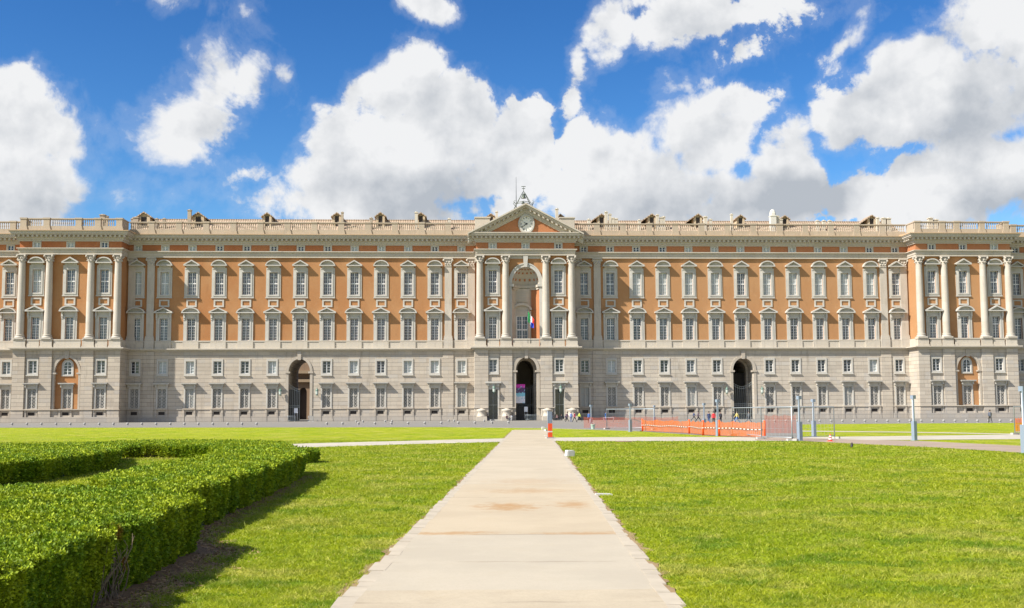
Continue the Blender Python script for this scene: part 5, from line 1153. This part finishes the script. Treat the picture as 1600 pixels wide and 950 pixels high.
e1,k_=hedge([(-3.35,4.5),(-3.62,8.0),(-3.82,11.0),(-4.05,11.3),(-3.95,12.2),(-4.12,15.3),(-5.0,16.2),(-7.4,17.8),(-12,17.2),(-12,4.5)],h1,'nearest thick hedge with a brown dead gap, filling the lower left corner',dens=8800); tot+=k_
e2,k_=hedge([(-4.85,15.9),(-4.95,19.4),(-5.25,25),(-5.75,31.5),(-6.1,34.0),(-6.6,35.2),T(350,704.5,.66),T(338,711,.66),T(308,719.5,.66),T(262,727,.66),T(215,736,.66),T(150,749,.66)],.66,'long hedge running away behind the nearest one, its right side in shade',dens=8800); tot+=k_
H2a,H2b,H2c,H2d=T(-60,728,.6),T(178,704.5,.6),T(182,693.5,.6),T(-60,698.5,.6)
e3,k_=hedge([H2a,T(60,718,.6),T(120,711,.6),H2b,T(184,699,.6),H2c,T(90,696,.6),H2d],.58,'separate hedge block at the left edge behind the nearest hedge',dens=8800); tot+=k_
band=[T(182,696.5,.5),T(250,696.2,.5),T(330,697,.5),T(360,701,.52),T(440,701.5,.52),T(458,698,.5),T(440,692.5,.5),T(380,690,.5),T(280,689.4,.5),T(184,690.8,.5)]
e4,k_=hedge(band,.47,'far low hedge closing the parterre, browned at its left end',dens=8800,ls=1.0); tot+=k_
bs=T(472,701.5,.5); e5,k_=hedge([(bs[0]-.45,bs[1]-.8),(bs[0]+.35,bs[1]-.7),(bs[0]+.5,bs[1]+.4),(bs[0],bs[1]+1.2),(bs[0]-.5,bs[1]+.6)],.42,'small round shrub at the far right end of the hedges',dens=8800,grp='small shrub at the hedge end'); tot+=k_
# dead twigs showing in the gap of the nearest hedge
m=MB(); r=random.Random(4)
for i in range(26):
    y=11.2+r.uniform(-.35,.5); p=Vector((-3.95+r.uniform(-.1,.1),y,0)); pts_=[p.copy()]
    for j in range(5): p=p+Vector((r.uniform(-.05,.07),r.uniform(-.09,.09),r.uniform(.06,.15))); pts_.append(p.copy())
    m.tube([tuple(q-Vector((e1.location.x,e1.location.y,0))) for q in pts_],.009,4,.003)
m.build('dead_twigs',M_TWIG,e1)
# bare soil under the hedges
def soil(pts): m=MB(); m.quad(*[(x,y,.006) for x,y in pts]); o=m.build('hedge_soil',M_SOIL2,kind='structure',recalc=False)
M_SOIL2=simple('dark_soil',(.20,.115,.05),.95,var=.5,scale=9,bump=.5)
soil([(-2.95,4.5),(-3.2,8),(-3.45,12),(-3.65,15.6),(-4.3,17),(-4.7,20),(-5.1,26),(-5.7,33),(-7.5,34),(-8,18),(-12,18),(-12,4.5)])
soil([(a,b) for a,b in(T(170,712,0),T(278,711,0),T(282,716.5,0),T(170,719,0))])

# dry litter under the hedges
N=16000; t_=rng.random(N); yy=5+29*t_**1.3; ex=np.interp(yy,[5,12,15.6,17,20,26,34],[-3.35,-3.6,-3.75,-4.5,-4.85,-5.25,-5.85])+rng.normal(0,.16,N); zz=rng.uniform(.008,.02,N)
an=rng.random(N)*6.28; l1=rng.uniform(.01,.035,N); l2=rng.uniform(.003,.007,N); c0=np.c_[ex,yy,zz]; dx=np.c_[np.cos(an)*l1,np.sin(an)*l1,rng.normal(0,.004,N)]; dy=np.c_[-np.sin(an)*l2,np.cos(an)*l2,rng.normal(0,.002,N)]
tag(np_mesh('leaf_litter',np.stack([c0-dx-dy,c0+dx-dy,c0+dx+dy,c0-dx+dy],1).reshape(-1,3),np.arange(4*N).reshape(-1,4),simple('dry_litter',(.34,.22,.11),.9,var=.6,scale=40),mode=4),'dry brown twigs and litter on the soil along the hedge foot','litter',kind='stuff')
# ------------------------------------------------------------------ GRASS (stuff)
def in_poly(q,P):
    ins=np.zeros(len(q),bool); j=len(P)-1
    for i in range(len(P)):
        xi,yi=P[i];xj,yj=P[j]; ins^=((yi>q[:,1])!=(yj>q[:,1]))&(q[:,0]<(xj-xi)*(q[:,1]-yi)/(yj-yi+1e-12)+xi); j=i
    return ins
N=1250000
y=9.3*np.exp(rng.random(N)*math.log(75/9.3)); x=(rng.random(N)*2-1)*(.475*y+.6)
q=np.c_[x,y]; cen=-.04-.0163*11+pd*y; off=np.abs(x-cen)
wd=PW+.13+.09*(.5+.5*rnoise(x*0+np.sign(x-cen)*3,y,1.4))+rng.exponential(.035,N)
ok=off>wd
HP_=[[(-3.2,4.5),(-3.42,8),(-3.65,12),(-3.78,15.6),(-4.5,17),(-4.82,20),(-5.2,26),(-5.75,33),(-7.5,35),(-8.2,35),(-8,28),(-7.2,19),(-12,18),(-12,4.5)]]
edge=q+rng.normal(0,.09,q.shape)
for P in HP_: ok&=~in_poly(edge,P)
for px in([(380,697.5),(480,693),(640,689),(812,684.6),(806,690.3),(640,694.5),(480,699.3),(380,704)],[(858,684),(1000,683),(1240,683.5),(1480,680.6),(1700,678.2),(1760,706),(1760,719),(1600,708),(1460,699.6),(1340,694),(1240,689.4),(862,689.6)]): ok&=~in_poly(q,[ground(*c_) for c_ in px])
ok&=rng.random(N)<(.80+.3*rnoise(x,y,2.1))
q=q[ok]; y=q[:,1]; N=len(q)
cl_=np.clip(rnoise(q[:,0]+2,q[:,1],1.9)+.5*rnoise(q[:,1],q[:,0],4.3),-1,1)
hgt=.023*rng.uniform(.45,1.6,N)*(1+.75*cl_)+.004; hgt=hgt*np.where(rng.random(N)<.02,2.0,1.0); hgt=hgt*np.clip(y/14,1,2.2)**.5; wid=.0042*rng.uniform(.7,1.4,N)*np.clip(y/10,1,8)**.95
a=rng.random(N)*2*math.pi; lean=rng.normal(0,1.0,(N,2))*hgt[:,None]
b=np.c_[q,np.zeros(N)]; s_=np.c_[np.cos(a)*wid,np.sin(a)*wid,np.zeros(N)]
V=np.stack([b-s_,b+s_,b+np.c_[lean*1.1,hgt]],1).reshape(-1,3); F=np.arange(len(V)).reshape(-1,3)
# shade blades as a lawn surface: mostly upward-facing leaves
gr=np_mesh('lawn_grass',V,F,M_BLADE,np.repeat(rng.random(N),3)); tag(gr,'short bright green grass blades covering the lawns','grass',kind='stuff')
print('leaf quads',tot,'blades',N,'objects',len(bpy.data.objects))
